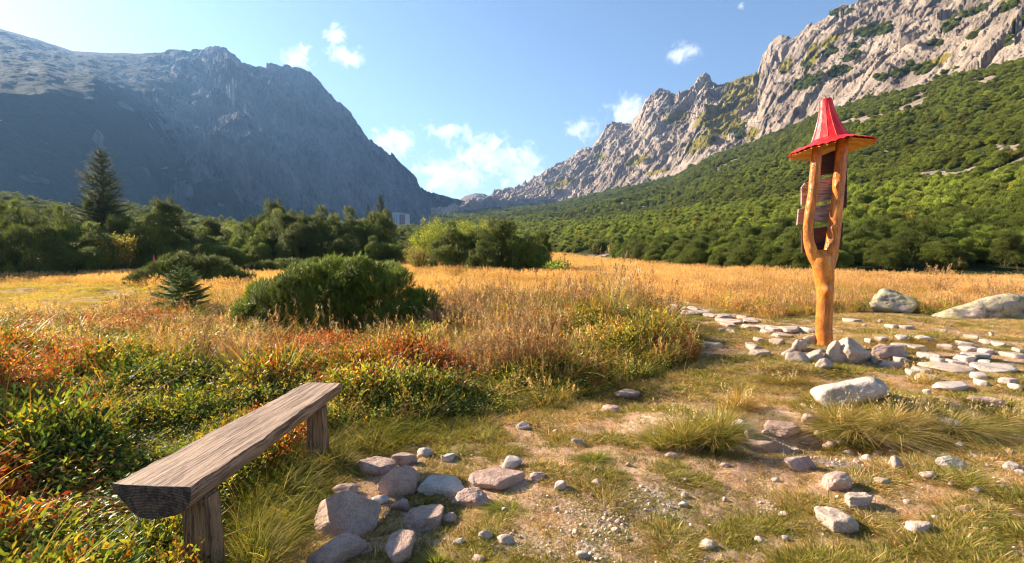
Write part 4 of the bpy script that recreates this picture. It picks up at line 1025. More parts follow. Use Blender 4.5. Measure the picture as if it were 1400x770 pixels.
SMALL = [(1290,456,9,6),(1356,460,8,6),(1182,447,6,4),(1203,442,7,5),(1313,614,16,9),(1268,657,24,12),(1205,664,20,12),(1332,628,14,8),(1382,624,18,8),(1380,644,22,10),(1100,558,12,7),(1083,551,8,6),(1185,630,20,9),
         (1200,624,14,8),(1290,625,8,5),(918,628,16,6),(1354,698,10,6),(1281,714,14,8),(1348,730,10,6),(797,767,20,14),(845,717,10,6),(841,729,10,6),(991,686,6,4),(900,732,6,5),(626,747,16,9),(654,772,20,12),
         (1120,600,14,9),(1150,612,14,9),(1165,604,12,8),(1178,616,12,8),(1100,612,12,7),(1088,620,12,7),(1160,624,16,9),(1210,612,12,8),(1196,606,12,7),(1222,622,12,7),(1060,588,10,7),(1046,596,10,7),(1172,634,12,7),
         (1234,630,10,6),(1320,650,10,6),(1240,690,9,5),(1060,660,10,5),(935,660,8,5),(700,650,9,6),(690,700,9,5),(760,700,8,5),(700,642,30,12),(735,657,22,10),(520,692,24,14),(612,716,26,14),(692,746,24,14),(655,664,30,12),(500,762,22,12),(900,600,16,9),(990,640,14,8),(1370,670,14,6),(1395,650,14,7),(1250,640,10,6),(1350,640,9,5),(1390,600,12,7)]
gg = np.random.default_rng(314)
for _ in range(70):
    a, b = 1190 + 215 * gg.random(), 468 + 78 * gg.random()
    if (a < 1260 and b > 505) or any(abs(a - q[0]) < (q[2] * .6 + 7) and abs(b - q[1]) < 6 for q in FLAG_R): continue
    FLAG_R.append((a, b, 7 + 18 * gg.random() ** 2.5, 3 + 5 * gg.random()))
for _ in range(38):
    a, b = 690 + 710 * gg.random(), 600 + 165 * gg.random()
    if any(abs(a - q[0]) < q[2] * .7 + 10 and abs(b - q[1]) < q[3] + 6 for q in SMALL + [z_[:4] for z_ in SINGLE]): continue
    SMALL.append((a, b, 6 + 12 * gg.random() ** 2, 4 + 5 * gg.random()))
for q in FLAG_R: stone(*q, M_ROCK if q[2] % 3 else M_ROCKW, 'flat pale stone sunk in the turf of the stone path right of the signpost', sd, 'flat stones of the path right of the signpost', True, sink=.82, rough=.05); note(*q); sd += 1
for q in FLAG_L: stone(*q, M_ROCKW, 'flat white stone in the stone path leading from the signpost back to the meadow', sd, 'flat stones of the path left of the signpost', True, sink=.72, rough=.06); note(*q); sd += 1
for q in SMALL: stone(*q, [M_ROCK, M_ROCKP, M_ROCK, M_ROCKP, M_ROCKW][sd % 5], 'small loose stone lying on the worn turf and in the gully', sd, 'small loose stones on the worn ground', False, sub=3); note(*q); sd += 1

# ------------------------------------------------------------------ GRAVEL (stuff)
g = np.random.default_rng(21)
x, y = logpolar(75000, 1.6, 9, -1.15, 1.8, g)
px, py, tz, gs, cl = zones(x, y); ta = turf_amount(x, y)
gm = fbm(x / .8, y / .8, 5.5, 3) + .45 * np.exp(-((px - 1130) / 90) ** 2 - ((py - 608) / 26) ** 2) + .3 * np.exp(-((px - 1040) / 50) ** 2 - ((py - 700) / 30) ** 2) + .25 * np.exp(-((px - 800) / 80) ** 2 - ((py - 735) / 35) ** 2)
k = tz & (g.random(len(x)) < (.08 + .7 * sstep(.05, .9, gm)) * .75 * (1 - .8 * ta))
x, y, gm = x[k], y[k], gm[k]; n = len(x)
peb = []
for i in range(5):
    V, Fc = rock_shape(500 + i, 1, 7, 7, False, .02); peb.append((V, Fc, np.tile(np.array([[.56, .45, .36]]) * (.75 + .1 * i), (len(V), 1))))
M_PEB, t, out = new_mat('pebble'); c = attr(t, 'Col').outputs['Color']; ti = attr(t, 'tint', 'INSTANCER').outputs['Fac']
vm = t.nodes.new('ShaderNodeVectorMath'); vm.operation = 'SCALE'; t.links.new(c, vm.inputs[0]); t.links.new(math_n(t, 'ADD', ti, 1.0), vm.inputs['Scale']); pbr(t, out, vm.outputs[0], .9, .2)
sz = .006 + .018 * g.random(n) ** 4 + .016 * g.random(n) ** 3 * sstep(.3, .6, gm); sz *= .8 + .05 * y
scatter('gravel', 'pale gravel and grit between the grass tufts', peb, np.stack([x, y, H(x, y) + sz * .1 + .004], -1), rz_rot(n, g, .5), np.stack([sz, sz * (.7 + .3 * g.random(n)), sz * .6], -1), g.integers(0, 5, n), g.normal(size=n) * .22, np.zeros(n), M_PEB)

# ------------------------------------------------------------------ SHORT TURF (stuff)
G_GREEN = [(.17, .19, .03), (.26, .26, .04), (.33, .30, .07), (.11, .13, .02)]
G_DRY = [(.58, .42, .18), (.50, .34, .14), (.36, .30, .09), (.66, .52, .28)]
tk = []
for i in range(4): tk.append(blades(30, .055, .026, 1.0, .0038, 2, G_GREEN + G_DRY[2:3], 30 + i, droop=.6))
for i in range(3): tk.append(blades(26, .055, .023, 1.3, .0035, 2, G_DRY, 40 + i, droop=.6))
for i in range(2): tk.append(blades(30, .045, .05, .8, .0035, 3, G_GREEN, 50 + i, droop=.7))
x, y = logpolar(310000, 1.5, 14, -1.2, 2.0, g)
px, py, tz, gs, cl = zones(x, y); ta = turf_amount(x, y)
stn = np.zeros(len(x), bool)
for a, b, w, h in NOSTONE: stn |= ((px - a) / (w * .78)) ** 2 + ((py - b) / (h * .7 + 1)) ** 2 < 1
k = (tz | gs) & ~stn & (g.random(len(x)) < (ta * .66 + .15))
x, y, ta, gs = x[k], y[k], ta[k], gs[k]; n = len(x)
dryn = fbm(x / .9, y / .9, 15.5, 3) + .1 * sstep(4, 9, y)
dry = g.random(n) < sstep(-.42, .28, dryn - .3 * gs)
long_ = (g.random(n) < .03 + .4 * sstep(.2, .45, fbm(x / .35, y / .35, 19.5, 2))) & ~dry
idx = np.where(dry, g.integers(4, 7, n), np.where(long_, g.integers(7, 9, n), g.integers(0, 4, n)))
sc_ = (.7 + .6 * g.random(n)) * (.75 + .5 * ta) * np.clip(.72 + y * .055, .8, 1.7)
scatter('grass', 'short green and straw coloured turf on the worn ground around the path', tk, np.stack([x, y, H(x, y) - .004], -1), rz_rot(n, g, .1), np.stack([sc_ * 1.15, sc_ * 1.15, sc_ * (.8 + .4 * g.random(n))], -1), idx,
        g.normal(size=n) * .16 - .02, g.random(n) ** 3 * .4, M_GRASS)

# longer green grass round the bench foot and on the edge of the path
lk = [blades(46, .06, .14, .85, .0045, 4, G_GREEN, 60 + i, droop=.75) for i in range(3)] + [blades(36, .06, .16, .8, .004, 4, G_GREEN[2:] + G_DRY, 64 + i, droop=.8) for i in range(3)]
x, y = logpolar(40000, 1.5, 9, -1.3, 1.2, g)
px, py, tz, gs, cl = zones(x, y)
edge = poly_in(px, py - 12, TURF) != poly_in(px, py + 12, TURF)
gn = fbm(x / .5, y / .5, 23.5, 3)
k = ((gs & (g.random(len(x)) < .32)) | (edge & (g.random(len(x)) < .18)) | (tz & (gn > .32) & (g.random(len(x)) < .05)) | (~tz & (px < 330) & (py > 640) & (g.random(len(x)) < .22)))
stn = np.zeros(len(x), bool)
for a, b, w, h in NOSTONE: stn |= ((px - a) / (w * 1.0)) ** 2 + ((py - b) / (h * 1.0 + 1)) ** 2 < 1
k &= ~stn & ~((px > 190) & (px < 330) & (py > 660))
x, y, px, py, gs = x[k], y[k], px[k], py[k], gs[k]; n = len(x)
dry = g.random(n) < np.where(gs, .25, .5); sc_ = (.55 + .6 * g.random(n)) * np.where(gs, 1, .8)
scatter('long_grass', 'longer lush green grass around the bench posts and along the edge of the herbs', lk, np.stack([x, y, H(x, y) - .01], -1), rz_rot(n, g, .12), np.stack([sc_, sc_, sc_], -1), np.where(dry, g.integers(3, 6, n), g.integers(0, 3, n)),
        g.normal(size=n) * .15, g.random(n) ** 3 * .3, M_GRASS)

# ------------------------------------------------------------------ GOLDEN MEADOW (stuff)
GOLD = [(.68, .37, .10), (.76, .46, .17), (.54, .32, .07), (.78, .54, .22), (.42, .34, .07), (.66, .34, .09)]
GYEL = [(.42, .34, .06), (.30, .28, .05), (.52, .40, .10)]
gk = []
gk = []
def m2(a, b): return np.vstack([a[0], b[0]]), np.vstack([a[1], b[1] + len(a[0])]), np.vstack([a[2], b[2]])
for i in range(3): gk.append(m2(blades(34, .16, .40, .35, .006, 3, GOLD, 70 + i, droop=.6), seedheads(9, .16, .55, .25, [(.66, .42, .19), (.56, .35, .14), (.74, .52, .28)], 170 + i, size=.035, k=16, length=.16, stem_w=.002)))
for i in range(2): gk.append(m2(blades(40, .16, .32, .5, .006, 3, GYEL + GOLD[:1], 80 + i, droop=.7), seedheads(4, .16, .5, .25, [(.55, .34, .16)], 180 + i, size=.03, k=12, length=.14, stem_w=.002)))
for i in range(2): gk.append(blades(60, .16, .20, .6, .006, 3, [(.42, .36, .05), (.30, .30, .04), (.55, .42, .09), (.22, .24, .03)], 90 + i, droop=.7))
x, y = logpolar(150000, 3.2, 150, -1.35, 1.35, g)
px, py, tz, gs, cl = zones(x, y); az = np.arctan2(x, y); r = np.hypot(x, y)
inm = (~tz) & (r < edge_r(az) * 1.04)
wgold = np.where(cl, 1.6, np.clip(np.where(px > 560, sstep(432, 392, py), sstep(440, 402, py)) + .14 * sstep(620, 430, py) + .3 * sstep(300, 60, px) * sstep(590, 480, py) * sstep(-.1, .2, fbm(x / .9, y / .9, 77.7, 2)), 0, 1))
inm &= ~((px > 1180) & (px < 1256) & (py > 414)) & ~((px > 1255) & (py > 424))
k = inm & (g.random(len(x)) < wgold * (.35 + .5 * sstep(4, 12, y)))
x, y, px, py, cl, r = x[k], y[k], px[k], py[k], cl[k], r[k]; n = len(x)
gn = fbm(x / 2.2, y / 2.2, 33.5, 3) + .35 * np.exp(-((py - 432) / 12) ** 2) * (px > 900) + .12 * (px < 880) * sstep(395, 440, py) - .2 * sstep(395, 370, py)
yel = g.random(n) < sstep(-.22, .22, gn)
idx = np.where(cl, np.where(g.random(n) < .25, 3 + g.integers(0, 2, n), 5 + g.integers(0, 2, n)), np.where(yel, 3 + g.integers(0, 2, n), g.integers(0, 3, n)))
sc_ = (.65 + .5 * g.random(n)) * np.clip(.8 + r * .012, .85, 1.6) * np.where(cl, .55 + .5 * np.clip(.5 + 1.6 * fbm(x / .7, y / .7, 88.8, 2), 0, 1), 1) * np.where((px > 880) & (py > 405), .7, 1.0) * np.where((px < 620) & (py > 398), .55, np.where(px < 620, .75, np.where((px < 950) & (py > 385), .62, .85)))
scz = sc_ * (1 + .55 * fbm(x / 1.3, y / 1.3, 41.5, 3) + .5 * fbm(x / 4.5, y / 4.5, 44.5, 2)) * np.clip(1.1 - .022 * r, .5, 1)
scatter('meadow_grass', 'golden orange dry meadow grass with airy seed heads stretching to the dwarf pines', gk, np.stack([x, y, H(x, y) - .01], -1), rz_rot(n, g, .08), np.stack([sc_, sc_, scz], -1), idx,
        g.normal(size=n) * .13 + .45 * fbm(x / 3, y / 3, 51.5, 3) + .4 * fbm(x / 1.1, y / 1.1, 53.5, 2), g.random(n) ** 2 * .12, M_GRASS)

# ------------------------------------------------------------------ HERBS (stuff)
C_G = [(.05, .10, .012), (.09, .16, .018), (.15, .22, .03), (.035, .065, .012)]
C_Y = [(.38, .34, .04), (.30, .30, .04), (.48, .36, .06)]
C_R = [(.42, .10, .02), (.30, .06, .02), (.50, .20, .03), (.24, .09, .03)]
C_B = [(.20, .12, .06), (.30, .19, .10), (.12, .07, .035)]
C_P = [(.45, .33, .25), (.36, .24, .18)]
hk = []
for i in range(3): hk.append(herb(200 + i, .26, 9, 9, .055, C_G + C_Y[:2], LEAF, .5, .13))                 # 0-2 green leafy
for i in range(2): hk.append(herb(210 + i, .24, 7, 7, .085, C_G, LEAF_W, .55, .14, droop=.35))              # 3-4 big green leaves
for i in range(2): hk.append(herb(220 + i, .30, 9, 9, .052, C_Y + C_G[2:], LEAF, .45, .13))                # 5-6 yellowing
for i in range(2): hk.append(herb(230 + i, .24, 9, 9, .05, C_R + C_Y[:1], LEAF, .5, .13))                  # 7-8 rust
for i in range(2): hk.append(m2(herb(240 + i, .42, 6, 7, .06, C_B + C_G[:1] + C_R[1:2], LEAF_N, .35, .12), seedheads(9, .14, .52, .3, [(.34, .23, .11), (.22, .14, .07), (.48, .36, .20)], 340 + i, size=.022, k=26, length=.10)))   # 9-10 brown stalks with heads
for i in range(2): hk.append(blades(40, .13, .34, .55, .009, 4, C_Y + C_G[1:3] + [(.5, .26, .07)], 250 + i, droop=.9))   # 11-12 arching broad blades
for i in range(2): hk.append(herb(260 + i, .22, 8, 9, .07, C_P + C_B[1:2] + C_Y[2:], LEAF_N, .6, .13, droop=.5))       # 13-14 curled pale dry leaves
x, y = logpolar(125000, .75, 20, -1.75, 1.2, g)
px, py, tz, gs, cl = zones(x, y); az = np.arctan2(x, y); r = np.hypot(x, y)
mar = poly_in(px, py + 4, TURF)
wh = sstep(402, 436, py)
keep = (~tz) & (~mar) & (~gs) & (~cl) & (r < edge_r(az)) & (r > .7) & (g.random(len(x)) < wh * .62)
# keep clear: the space under the bench plank and in front of the lens
bx_, by_ = unproj(310, 640, .2)
keep &= ~((r < 1.35) & (np.abs(x) < .75))
x, y, px, py, r = x[keep], y[keep], px[keep], py[keep], r[keep]; n = len(x)
n1 = fbm(x / 1.1, y / 1.1, 61.5, 3); n2 = fbm(x / .9, y / .9, 67.5, 3)
low = sstep(500, 600, py); mid = sstep(420, 520, py) * (1 - low); right = sstep(560, 640, px)
rs_ = g.random((n, 7)) * 1.3
S = np.stack([.5 + 1.8 * n1 + .9 * low + .2 * mid,             # green
              -.5 + 1.8 * n2 + .8 * sstep(560, 680, py),       # big green
              .5 + 1.5 * n2 + .2 * right,                      # yellow
              .85 - 1.8 * n1 + .45 * mid * (1 - right) - .1 * low,                      # rust
              .25 - 1.5 * n2 + .22 * right + .2 * sstep(480, 430, py) - .7 * low,      # brown stalks
              .45 + 1.0 * n1 + .1 * right,                                              # blades
              .25 - 1.6 * n1 + .4 * mid], -1) + .95 * rs_
kind = S.argmax(1); base = np.array([0, 3, 5, 7, 9, 11, 13])[kind]; cnt = np.array([3, 2, 2, 2, 2, 2, 2])[kind]
idx = base + (g.random(n) * cnt).astype(int)
hgt = 1.0 + 1.9 * fbm(x / .55, y / .55, 71.5, 3)
tall = np.exp(-((px - 840) / 110) ** 2 - ((py - 475) / 32) ** 2) * .55 + .25 * np.exp(-((px - 560) / 60) ** 2 - ((py - 540) / 35) ** 2)
edgef = 1 - .35 * (poly_in(px, py + 26, TURF))
benchk = ((px > 140) & (px < 480) & (py > 560)) 
sc_ = (.7 + .5 * g.random(n)) * np.clip(.85 + .03 * r, .85, 1.35) * edgef * np.where(benchk, .62, 1.0)
scz = sc_ * np.clip(hgt, .45, 1.9) * (1 + tall) * np.where(r < 2.2, .75, 1) * np.where((px < 620) & (py < 500), .55, 1) * np.where((px >= 600) & (px < 950) & (py < 540), .74, .95)
scatter('herbs', 'dense autumn herbs with green, yellow, rust and brown leaves left of the path', hk, np.stack([x, y, H(x, y) - .01], -1), rz_rot(n, g, .15), np.stack([sc_, sc_, scz], -1), idx,
        g.normal(size=n) * .22, g.random(n) ** 2 * .35, M_LEAF)

# ------------------------------------------------------------------ TUSSOCKS and single grasses
def tussock(px, py, wpx, hpx, label, seed, wind, cols, n=1500, group=None, name='grass_tussock', heads=True):
    cols = [tuple(np.array(c) * [.82, .86, .8]) for c in cols] if heads else cols
    x, y, z = hit(px, py); s = (y * ct - (z - CZ) * st) / F; w = wpx * s * .86; h = hpx * s * .78
    gq = np.random.default_rng(seed + 50); pp = []; kq = max(3, int(wpx / 16))
    for q in range(kq):
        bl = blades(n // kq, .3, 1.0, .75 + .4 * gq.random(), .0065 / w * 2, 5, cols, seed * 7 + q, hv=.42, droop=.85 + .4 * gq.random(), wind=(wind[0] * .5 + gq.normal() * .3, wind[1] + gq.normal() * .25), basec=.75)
        hq = .55 + .5 * gq.random(); pp.append((bl[0] * np.array([w * .36, w * .30, h * hq]) + np.array([(gq.random() - .5) * w * .75, (gq.random() - .5) * w * .35, 0]), bl[1], bl[2]))
    V, Fq_, C = merge(pp); Fc = Fq_[0]
    if heads:
        V2, F2, C2 = seedheads(14, .35 * w, h * 1.1, .45, [(.62, .46, .26), (.7, .55, .34)], seed + 5, size=.018, k=10, length=.07, wind=(wind[0] * .5, 0), stem_w=.0013)
        Fc = np.vstack([Fc, F2 + len(V)]); V = np.vstack([V, V2]); C = np.vstack([C, C2])
    o = obj(name, np_mesh(name, V, Fc, M_GRASS, C), None, (x, y, z - .02)); tag(o, label, 'grass', group); return o
STRAW = [(.80, .56, .27), (.72, .46, .20), (.58, .38, .14), (.40, .34, .09), (.86, .68, .40)]
GRN = [(.20, .22, .035), (.14, .18, .025), (.28, .28, .05), (.40, .34, .10)]
tussock(1185, 588, 118, 62, 'big drooping straw coloured tussock behind the gully gravel, right of the flat topped boulder', 801, (.25, -.15), STRAW[1:4] + GRN[2:] + STRAW[:1], 2800)
tussock(1140, 586, 60, 40, 'small greenish tussock against the flat topped boulder', 802, (-.2, -.2), STRAW[2:4] + GRN[:2], 1100)
tussock(1235, 578, 80, 50, 'right half of the straw tussock with long pale stalks', 803, (.2, -.2), STRAW[:3] + STRAW[4:], 1500)
tussock(1305, 584, 110, 48, 'green hearted tussock on the far right', 804, (.3, -.25), STRAW[:3] + GRN, 2200)
tussock(1375, 572, 70, 30, 'low golden tussock at the right edge', 805, (.2, -.2), STRAW, 900)
tussock(955, 612, 105, 78, 'large dry tussock overhanging the shaded hollow in the middle', 806, (-.05, -.1), STRAW[1:4] + GRN, 3000)
tussock(915, 608, 70, 56, 'greener side of the large middle tussock', 807, (-.1, -.1), GRN + STRAW[1:3], 1500)
tussock(1005, 560, 60, 40, 'reddish brown tussock between the middle tussock and the signpost stones', 808, (.1, -.2), STRAW[1:3] + [(.40, .22, .08)], 1000)
tussock(1060, 524, 80, 26, 'rusty grass bank below the signpost stones', 809, (0, -.3), [(.40, .24, .08), (.34, .30, .07), (.5, .34, .12)], 1200)
tussock(1225, 470, 90, 20, 'rusty orange grass hump behind the white boulder', 810, (0, -.3), [(.52, .28, .07), (.42, .30, .07), (.5, .34, .12)], 1500)
tussock(1255, 524, 46, 38, 'thin pale grass stalks beside the shaded stones', 811, (.25, -.1), STRAW, 350)
tussock(815, 628, 46, 28, 'small dark green hummock in the left turf', 812, (0, -.1), GRN, 900, heads=False)
tussock(372, 724, 62, 46, 'bright green grass tuft between the bench posts', 813, (.05, -.1), GRN + [(.33, .36, .05)], 1500, heads=False)
tussock(345, 700, 50, 46, 'green grass tuft under the bench plank', 814, (0, 0), GRN + [(.33, .36, .05)], 1100, heads=False)
tussock(455, 640, 50, 40, 'grass tuft at the foot of the far bench post', 815, (.05, -.1), GRN + STRAW[:2], 1100, heads=False)
tussock(600, 770, 46, 30, 'green tuft between the foreground stones', 816, (0, 0), GRN, 800, heads=False)
tussock(700, 700, 60, 22, 'green tuft right of the half buried stones', 817, (.1, -.1), GRN, 900, heads=False)
tussock(960, 437, 60, 16, 'green tuft behind the white path stones', 818, (0, 0), GRN, 700, heads=False)
tussock(308, 512, 92, 78, 'fluffy tuft of pale pink and orange hair grass glowing in the sun', 819, (.1, 0), [(.80, .50, .28), (.68, .30, .10), (.85, .62, .42)], 2600)

# tall dry stalks of dock and fireweed
def stalk(px, py, hpx, label, seed, cols, name='dock_plant', group=None, head=.45):
    x, y, z = hit(px, py); s = (y * ct - (z - CZ) * st) / F; h = hpx * s; g = np.random.default_rng(seed)
    a = herb(seed, h * .8, 3, 8, .11, cols, LEAF_N, .12, .05); b = seedheads(3, .04, h, .12, cols, seed + 1, size=.022, k=90, length=h * head, stem_w=.004)
    V, Fc, C = m2(a, b); o = obj(name, np_mesh(name, V, Fc, M_LEAF, C), None, (x, y, z)); tag(o, label, 'plant', group)
stalk(742, 440, 66, 'tall dark red dock stalk rising above the herbs in the middle', 901, [(.16, .045, .02), (.24, .08, .03), (.30, .16, .05)])
stalk(756, 436, 40, 'shorter reddish dock stalk right of the tall one', 902, [(.20, .06, .03), (.28, .12, .05)])
stalk(178, 432, 24, 'dark dried stalk in the left hand golden grass', 903, [(.14, .07, .04)])
for i, (a, b, h) in enumerate([(213, 378, 26), (262, 380, 30), (282, 378, 22), (272, 372, 24), (186, 374, 16), (308, 372, 18)]):
    stalk(a, b, h, 'pink flowering fireweed in front of the dark pines on the left', 910 + i, [(.55, .10, .32), (.45, .08, .30)], 'fireweed', 'fireweed stalks with pink flowers')

# ------------------------------------------------------------------ SHRUBS
PINE_D = (.135, .172, .024); PINE_L = (.095, .125, .022)
def place(px, py): return hit(px, py)
x, y, z = place(475, 452)
make_bush('juniper_shrub', (x - .05, y + .02, z), .05, dict(Wd=3.7, Dp=1.7, Ht=1.1, nl=150, ns=16000, sl=.11, dome=True, col=(.15, .20, .026), seed=1, upness=.6, lobe=(.11, .19), hue=(.03, .03, 0)),
          'dense low juniper shrub with a shaded right side, in the middle left meadow', 'shrub')
x, y, z = place(268, 392)
make_bush('juniper_shrub', (x - .5, y + .7, z), 0, dict(Wd=4.9, Dp=2.2, Ht=1.0, nl=130, ns=12000, sl=.13, dome=True, col=(.10, .13, .022), seed=2, upness=.55, lobe=(.13, .22), hue=(.04, .035, 0)),
          'flat spreading juniper mat behind the small spruce sapling', 'shrub')
x, y, z = place(400, 378)
make_bush('juniper_shrub', (x + .8, y + .8, z), 0, dict(Wd=8.6, Dp=2.2, Ht=.72, nl=150, ns=12000, sl=.14, dome=True, col=(.10, .13, .022), seed=3, upness=.55, lobe=(.2, .34), hue=(.04, .035, 0)),
          'very low green shrub strip between the juniper and the dark pines', 'shrub')
make_spruce('spruce_sapling', place(252, 430), .88, .55, 'small spreading spruce sapling in the golden grass at the left', None, 31, 2.6, (.10, .15, .035), .15)
make_spruce('spruce_sapling', place(257, 374), 1.6, .36, 'thin young spruce sapling with a bare top shoot among fireweed', None, 32, .9, (.14, .17, .04), .16)
# big spruce and the far ones
x, y = unproj(146, 372, 0); make_spruce('spruce', (x * 1.06, y * 1.06, 0), 6.3, 1.9, 'tall dark spruce standing above the dwarf pines on the left', None, 33, 1.15, (.060, .078, .022), .36)
FARSP = [(117, 281, 505, 60, 29, 'slender far spruce'), ]
for i, (px, top, base, dist, lab) in enumerate([(378, 272, 0, 55, 'pointed spruce rising behind the middle pine clump'), (520, 266, 0, 75, 'taller of the two spruces left of the mountain hut'),
        (503, 280, 0, 80, 'thin dark spruce left of the taller spruce by the hut'), (533, 288, 0, 60, 'short spruce just left of the mountain hut'), (455, 286, 0, 52, 'small spruce above the right end of the pine clump'),
        (247, 281, 0, 60, 'small dark spruce right of the tall spruce'), (475, 294, 0, 60, 'tiny spruce tip between the far spruces'), (487, 292, 0, 65, 'yellowish small spruce tip left of the thin dark spruce')]):
    dx, dy, dz = ray(px, top); r = dist; t_ = r / dy; zt = CZ + dz * t_
    Ht = zt + .3; make_spruce('spruce', (dx * t_, r, -.3), Ht, Ht * (.25 if px != 503 else .15), lab, None, 40 + i, 1.1, (.055, .075, .024), .045 * Ht, 1.0)

def gz(G, x, y):
    az = np.arctan2(x, y); i = np.clip(np.searchsorted(G['az'], az), 0, len(G['az']) - 1); r = np.hypot(x, y)
    return np.array([np.interp(rr_, G['R'][ii], G['Z'][ii]) for ii, rr_ in zip(np.atleast_1d(i), np.atleast_1d(r))])

# dwarf pine kinds
KV = []
for i in range(6):
    gg = np.random.default_rng(700 + i)
    KV.append(bush_parts(Wd=2.9 + .5 * gg.random(), Dp=2.7, Ht=2.2 + .5 * gg.random(), nl=72, ns=9000, sl=.15, col=tuple(np.array(PINE_D) * [1, .72, 1.25, .85, .62, 1.1][i]), seed=700 + i, upness=.65, lobe=(.075, .13), dome=True, hue=(.045, .042, 0), colvar=.28))
pine_src = []
for i, ((V, Fc, C), stems) in enumerate(KV):
    pine_src.append((np_mesh('foliage', V, Fc, M_NEEDLE, C), tubes_mesh('branch', stems, M_BARK, 4)))
# distinct clumps
x, y = unproj(648, 377, 0)
for i, (dx_, dy_, sc, lab) in enumerate([(-.9, 1.6, 1.0, 'left lobe of the big bright pine clump in the valley middle'), (1.1, 1.8, 1.08, 'top of the big bright pine clump in the valley middle'), (2.4, 1.4, .85, 'right shoulder of the big bright pine clump'),
                                      (.3, .3, .62, 'low front part of the big bright pine clump'), (2.9, 2.9, .8, 'pine at the back right of the big bright clump')]):
    root = empty('dwarf_pine', (x + dx_, y + dy_, -.05), i * 1.3); tag(root, lab, 'shrub'); root.scale = (sc, sc, sc * 1.02)
    obj('foliage', pine_src[i % 6][0], root); obj('branch', pine_src[i % 6][1], root)
protos = []
# thicket: seed points
g = np.random.default_rng(77)
cx, cy = logpolar(26000, 18, 60, -1.35, 1.35, g)
az = np.arctan2(cx, cy); r = np.hypot(cx, cy); er_ = edge_r(az)
pxc = 700 + 700 * np.tan(az)
midz = (pxc > 525) & (pxc < 760)
k = (r > er_ * np.where(midz, 1.02, 1.03) + 1.0) & (r < er_ * 1.75 + 4) & (r < 62)
# keep the little gap of meadow at px 530-560 and the shadowed bay right of the clump open
k &= ~((pxc > 528) & (pxc < 562) & (r < 44)) & ~((pxc > 562) & (pxc < 742) & (r < 31)) & ~((pxc > 740) & (pxc < 835) & (r < 52))
k &= ~((pxc > 740) & (r < er_ + 1.5))
cx, cy, r, pxc = cx[k], cy[k], r[k], pxc[k]
o_ = np.argsort(r / (1 + .0 * r) + g.random(len(r)) * 2); cx, cy, r, pxc = cx[o_], cy[o_], r[o_], pxc[o_]
ax_, ay_ = [], []; sel = []
for i in range(len(cx)):
    dmin = (1.75 if cx[i] < 2 else 1.2) if r[i] < 45 else 1.9
    if all((cx[i] - a) ** 2 + (cy[i] - b) ** 2 > dmin * dmin for a, b in zip(ax_, ay_)):
        ax_.append(cx[i]); ay_.append(cy[i]); sel.append(i)
sel = np.array(sel); P2 = np.stack([cx[sel], cy[sel]], -1); Rr = r[sel]; PXs = pxc[sel]
rankd = np.argsort(Rr - edge_r(np.arctan2(P2[:, 0], P2[:, 1])) * .8)
ind = np.zeros(len(sel), bool); ind[rankd[:285]] = True
print('thicket', len(sel), 'individual', ind.sum())
ZR = gz(GR, P2[:, 0], P2[:, 1]); ZL = gz(GL, P2[:, 0], P2[:, 1])
ZZ = np.where(PXs > 700, np.maximum(ZR, -.1), np.maximum(ZL, -.1)); ZZ = np.where(Rr < edge_r(np.arctan2(P2[:, 0], P2[:, 1])) + 2, np.maximum(ZZ, H(P2[:, 0], P2[:, 1]) - .05), ZZ)
LAB = {0: ('dwarf pine in the dark thicket at the left edge below the spruce', 'dwarf pines of the left thicket'), 1: ('dwarf pine in the dark rounded clump left of the valley middle', 'dwarf pines of the dark middle clump'),
       2: ('dwarf pine in the dense green thicket at the foot of the right hand slope', 'dwarf pines at the foot of the right hand slope')}
tree_kind = {}
for q in np.where(ind)[0]:
    v = int(g.integers(0, 6)); grp = 0 if PXs[q] < 320 else (1 if PXs[q] < 700 else 2)
    hs = 1.0; fr_ = Rr[q] < edge_r(math.atan2(P2[q, 0], P2[q, 1])) + 9
    if PXs[q] < 320: hs = (1.15 + .4 * g.random() if fr_ else .78 + .3 * g.random()) if PXs[q] < 235 else (.85 + .35 * g.random() if fr_ else .6 + .3 * g.random())
    elif PXs[q] < 530: hs = 1.2 + .35 * g.random() if 330 < PXs[q] < 525 and fr_ else .6 + .25 * g.random()
    elif PXs[q] < 760: hs = .62 + .1 * g.random()
    else: hs = .5 + .4 * g.random()
    if grp not in tree_kind: tree_kind[grp] = {}
    if v not in tree_kind[grp]:
        root = empty('dwarf_pine', (0, 0, 0)); obj('foliage', pine_src[v][0], root); obj('branch', pine_src[v][1], root); tag(root, LAB[grp][0], 'shrub', LAB[grp][1]); tree_kind[grp][v] = root
        r_ = root
    else: r_ = copy_thing(tree_kind[grp][v], (0, 0, 0), 0, (1, 1, 1))
    r_.location = (P2[q, 0], P2[q, 1], ZZ[q] - .06); r_.rotation_euler = (0, 0, g.random() * 6.28); fe = sstep(.5, 6, Rr[q] - edge_r(math.atan2(P2[q, 0], P2[q, 1]))); s0 = .78 + .35 * g.random(); hs *= .72 + .32 * fe
    if PXs[q] > 760: s0 *= .68; hs = s0 * (.75 + .35 * g.random())
    r_.scale = (s0, s0, hs * (.92 + .16 * g.random()))

